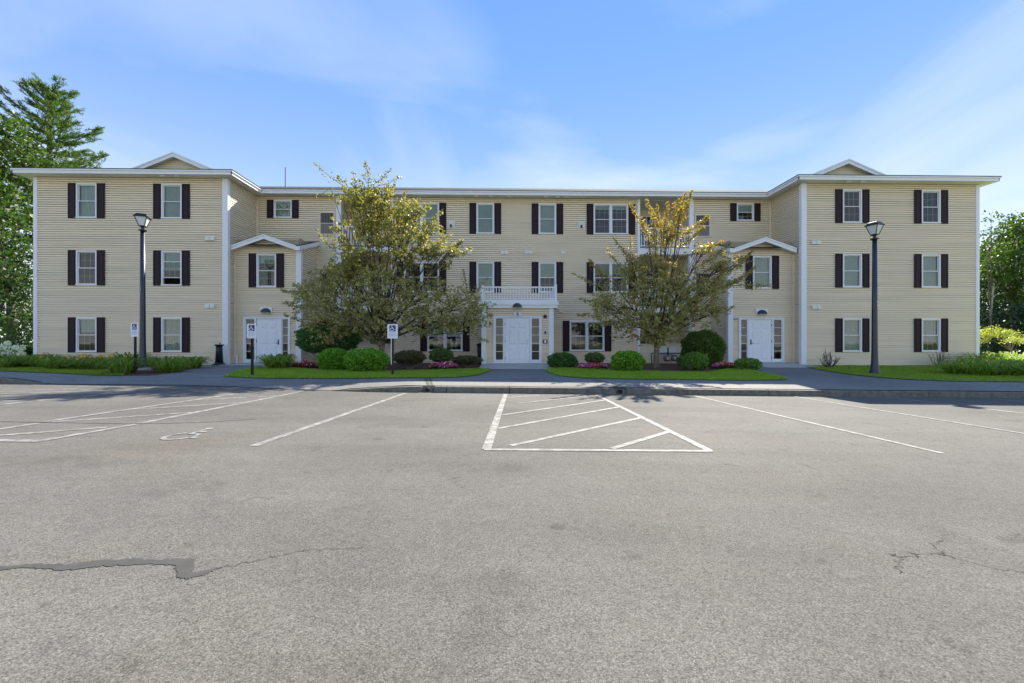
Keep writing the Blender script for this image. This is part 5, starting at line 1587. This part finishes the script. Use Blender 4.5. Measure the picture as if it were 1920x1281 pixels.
# trees beside and behind
def leafy_tree(base, clumps, label, cols, group, leaf=.16, per=900, trunk=.22, th=4.0, tmat='darkbark', name='broadleaf_tree', cat='tree'):
    B = Vector(base)
    e = empty(name, B, label, cat, group)
    w = MB(); ft = B + Vector((0, 0, th))
    w.tube([B + Vector((0, 0, -.2)), B + Vector((.05, 0, th * .5)), ft], [trunk * 1.25, trunk, trunk * .8], 10)
    w.build('trunk', M[tmat], e, True)
    br = MB(); Ps = []
    for cx, cy, cz, rx, rz in clumps:
        c = Vector((cx, cy, cz))
        br.tube([ft, ft.lerp(c, .5) + Vector((0, 0, .3)), c], [trunk * .45, trunk * .28, trunk * .1], 6, False)
        n = int(per * (rx * rx * .5 + rx * rz * .5))
        # leaves gathered in sprays so that gaps stay open
        ns = max(6, n // 26)
        d = rnd_dirs(ns, .1); r = rng.uniform(.35, 1, ns) ** .5
        S_ = np.stack([cx + d[:, 0] * rx * r, cy + d[:, 1] * rx * r, cz + d[:, 2] * rz * r], 1)
        for k in range(0, ns, 4):
            q = Vector(S_[k]); br.tube([c.lerp(q, .2), q], [trunk * .08, .01], 4, False)
        idx = rng.integers(0, ns, n)
        Ps.append(S_[idx] + rng.normal(0, 1, (n, 3)) * np.array([leaf * 1.9, leaf * 1.9, leaf * 1.0]))
    br.build('branches', M[tmat], e)
    P = np.concatenate(Ps); n = len(P)
    leaf_mesh('crown', P, leaf * 1.3, leaf * .8, mixcol(cols, n), e, up=.9)['kind'] = 'stuff'
    return e
GW = [(0.049, 0.093, 0.013), (0.067, 0.12, 0.018), (0.035, 0.07, 0.011), (0.082, 0.135, 0.021)]
GWd = [(.045, .085, .022), (.058, .105, .025), (.032, .064, .018)]
def blob(px, py, Y, rpx, rz=None):
    s = Y / FPX
    return (wx(px, Y), Y + random.uniform(-.8, .8), wz(px, py, Y), rpx * s, (rz or rpx) * s)
LB = 'trees beyond the left end'
rng = np.random.default_rng(31); random.seed(31)
leafy_tree((wx(-30, 27), 27, -.15), [blob(*q) for q in ((-40, 300, 26, 60), (10, 260, 26, 42), (40, 300, 27, 36), (25, 345, 26, 44), (-20, 380, 25, 50), (70, 310, 27, 20, 14), (30, 400, 25, 34), (-30, 450, 25, 46), (95, 318, 28, 22, 9), (130, 316, 29, 20, 7), (5, 232, 26, 22))],
           'tall bright maple at the left picture edge', GW, LB, .17, 520, .26, 6)
leafy_tree((wx(20, 24), 24, -.15), [blob(*q) for q in ((20, 440, 24, 36), (45, 470, 24, 22), (-15, 500, 23, 44), (30, 530, 24, 34), (10, 580, 23, 36), (48, 560, 24, 20))],
           'dark leafy tree close to the left wing corner', GWd + GW[:1], LB, .16, 480, .2, 3.5)
leafy_tree((wx(30, 22.5), 22.5, -.15), [blob(*q) for q in ((35, 618, 22.3, 26, 18), (10, 635, 22, 26, 16), (50, 640, 22.6, 14, 12))],
           'low dogwood with pale leaves above the hydrangea', [(.09, .15, .03), (.13, .20, .05), (.06, .11, .02)], LB, .12, 700, .06, .9, name='small_tree')
leafy_tree((wx(-10, 33), 33, -.15), [blob(*q) for q in ((0, 560, 33, 60), (50, 520, 34, 50), (20, 620, 33, 60, 40), (60, 600, 34, 40), (-20, 480, 33, 60), (50, 430, 34, 40))],
           'shadowed tree filling the gap behind the left wing corner', GWd, LB, .2, 380, .25, 3)
# pine
def pine(base, zt_, label):
    B = Vector(base); e = empty('white_pine', B, label, 'tree', LB)
    H_ = zt_ - B.z
    MB().tube([B, B + Vector((.1, 0, H_ * .5)), B + Vector((0, 0, H_))], [.45, .3, .05], 10).build('trunk', M['darkbark'], e, True)
    br = MB(); Ps, Ds = [], []
    z = H_ * .42
    while z < H_ * .985:
        f = (z / H_ - .42) / .58
        rad = (5.0 * (1 - f) ** .6 + .7) * random.uniform(.75, 1.1)
        k = random.randint(4, 6); a0 = random.uniform(0, 6.28)
        for i in range(k):
            a = a0 + i * 2 * math.pi / k + random.gauss(0, .2); L_ = rad * random.uniform(.55, 1.1)
            s = B + Vector((0, 0, z)); rise = random.uniform(-.05, .25) + .45 * f
            dirv = Vector((math.cos(a), math.sin(a), rise))
            t = s + dirv * L_ + Vector((0, 0, .10 * L_))
            m = s + dirv * L_ * .5 - Vector((0, 0, .06 * L_))
            br.tube([s, m, t], [.07, .04, .012], 5, False)
            nb_ = int(10 + L_ * 9)
            for j in range(nb_):
                u = random.uniform(.22, 1.0); q = s.lerp(m, u * 2) if u < .5 else m.lerp(t, u * 2 - 1)
                side = Vector((-math.sin(a), math.cos(a), 0)) * random.gauss(0, .30 * L_ * (1.1 - u) * .6 + .12)
                q = q + side + Vector((0, 0, random.gauss(.05, .08)))
                td = (Vector((math.cos(a), math.sin(a), .45)) + side * .6 + Vector((random.gauss(0, .25), random.gauss(0, .25), random.gauss(.15, .25)))).normalized()
                for n_ in range(26):
                    dv = (td * 1.1 + Vector((random.gauss(0, .6), random.gauss(0, .6), random.gauss(.1, .4)))).normalized()
                    Ps.append(q + td * random.uniform(-.22, .25) + dv * .10 + Vector((random.gauss(0, .05), random.gauss(0, .05), random.gauss(0, .03)))); Ds.append(dv)
        z += H_ * .58 / 17 * random.uniform(.8, 1.2)
    br.build('branches', M['darkbark'], e)
    P = np.array(Ps); D = np.array(Ds); n = len(P)
    leaf_mesh('needles', P, .27, .042, mixcol([(.085, .150, .030), (.120, .190, .036), (.060, .115, .030), (.15, .215, .04)], n), e, 'needle', D=D)['kind'] = 'stuff'
rng = np.random.default_rng(41); random.seed(41)
pine((wx(92, 36), 36, -.15), wz(92, 160, 36), 'tall white pine rising behind the left wing')
# right side wood
rng = np.random.default_rng(51); random.seed(51)
RB = 'trees beyond the right end'
leafy_tree((wx(1900, 31), 31, -.25), [blob(*q) for q in ((1890, 440, 31, 28), (1855, 520, 29.5, 24), (1860, 480, 29.5, 20), (1895, 500, 29, 26), (1905, 460, 29.5, 26), (1920, 430, 31, 34), (1870, 480, 31, 30), (1915, 490, 30.5, 40), (1950, 460, 31, 40), (1885, 530, 31, 34), (1935, 540, 30.5, 40))],
           'bright green maple beyond the right wing', GW, RB, .17, 640, .14, 4)
leafy_tree((wx(1858, 28), 28, -.25), [blob(*q) for q in ((1850, 430, 28, 16), (1862, 405, 28, 16, 10), (1848, 470, 28, 16), (1885, 402, 28, 14, 8), (1846, 500, 28, 18))],
           'thin sparse tree against the sky beside the right wing', GW + GWd, RB, .15, 130, .05, 3.2, 'darkbark')
leafy_tree((wx(1865, 33), 33, -.25), [blob(*q) for q in ((1850, 560, 30, 30), (1845, 600, 29, 26), (1875, 600, 28.5, 30), (1905, 605, 28.5, 30), (1850, 640, 28, 30, 22), (1890, 645, 28, 30, 20), (1925, 645, 28, 30, 22), (1850, 540, 31, 26), (1890, 580, 33, 40), (1930, 590, 33, 44), (1860, 620, 33, 40), (1905, 640, 33, 44, 26), (1850, 660, 33, 40, 16), (1950, 640, 33, 40, 26))],
           'deep green evergreen thicket tree behind the small maple', [(.016, .040, .018), (.022, .052, .020), (.012, .030, .014)], RB, .15, 640, .12, 2)
leafy_tree((wx(1870, 36), 36, -.25), [blob(*q) for q in ((1860, 520, 36, 50), (1920, 540, 36, 60), (1880, 600, 36, 60, 40), (1940, 620, 36, 60, 40), (1850, 470, 36, 34))],
           'dark tree deep in the right wood', GWd, RB, .2, 360, .25, 3)
# pale dead sapling
e = empty('bare_sapling', (wx(1858, 29.5), 29.5, -.25), 'pale bare sapling in front of the right wood', 'tree')
b = MB(); pb_ = lambda px, py: Vector((wx(px, 29.5), 29.5, wz(px, py, 29.5)))
b.tube([pb_(1855, 680), pb_(1856, 600), pb_(1862, 545), pb_(1866, 510), pb_(1874, 488)], [.09, .07, .055, .04, .012], 7, False)
for a, c in (((1862, 545), (1884, 520)), ((1864, 525), (1856, 495)), ((1866, 510), (1868, 482)), ((1860, 555), (1890, 548)), ((1858, 575), (1848, 545)), ((1868, 505), (1882, 492))):
    b.tube([pb_(*a), pb_(*c)], [.035, .008], 5, False)
b.build('trunk', M['birch'], e)
# small maple
gm_ = Vector((wx(1897, 21.5), 21.5, z_ter(25, 21.5)))
leafy_tree(gm_, [blob(*q) for q in ((1865, 630, 21.3, 16, 7), (1885, 622, 21.5, 18, 7), (1905, 628, 21.3, 18, 8), (1920, 636, 21.5, 16, 7), (1880, 640, 21.2, 14, 6), (1862, 642, 21.4, 10, 5))],
           'small layered Japanese maple with yellow green leaves right of the building', [(.32, .36, .07), (.40, .43, .09), (.24, .29, .06)], 'small maple', .07, 2600, .05, .75, 'bark', 'small_tree')
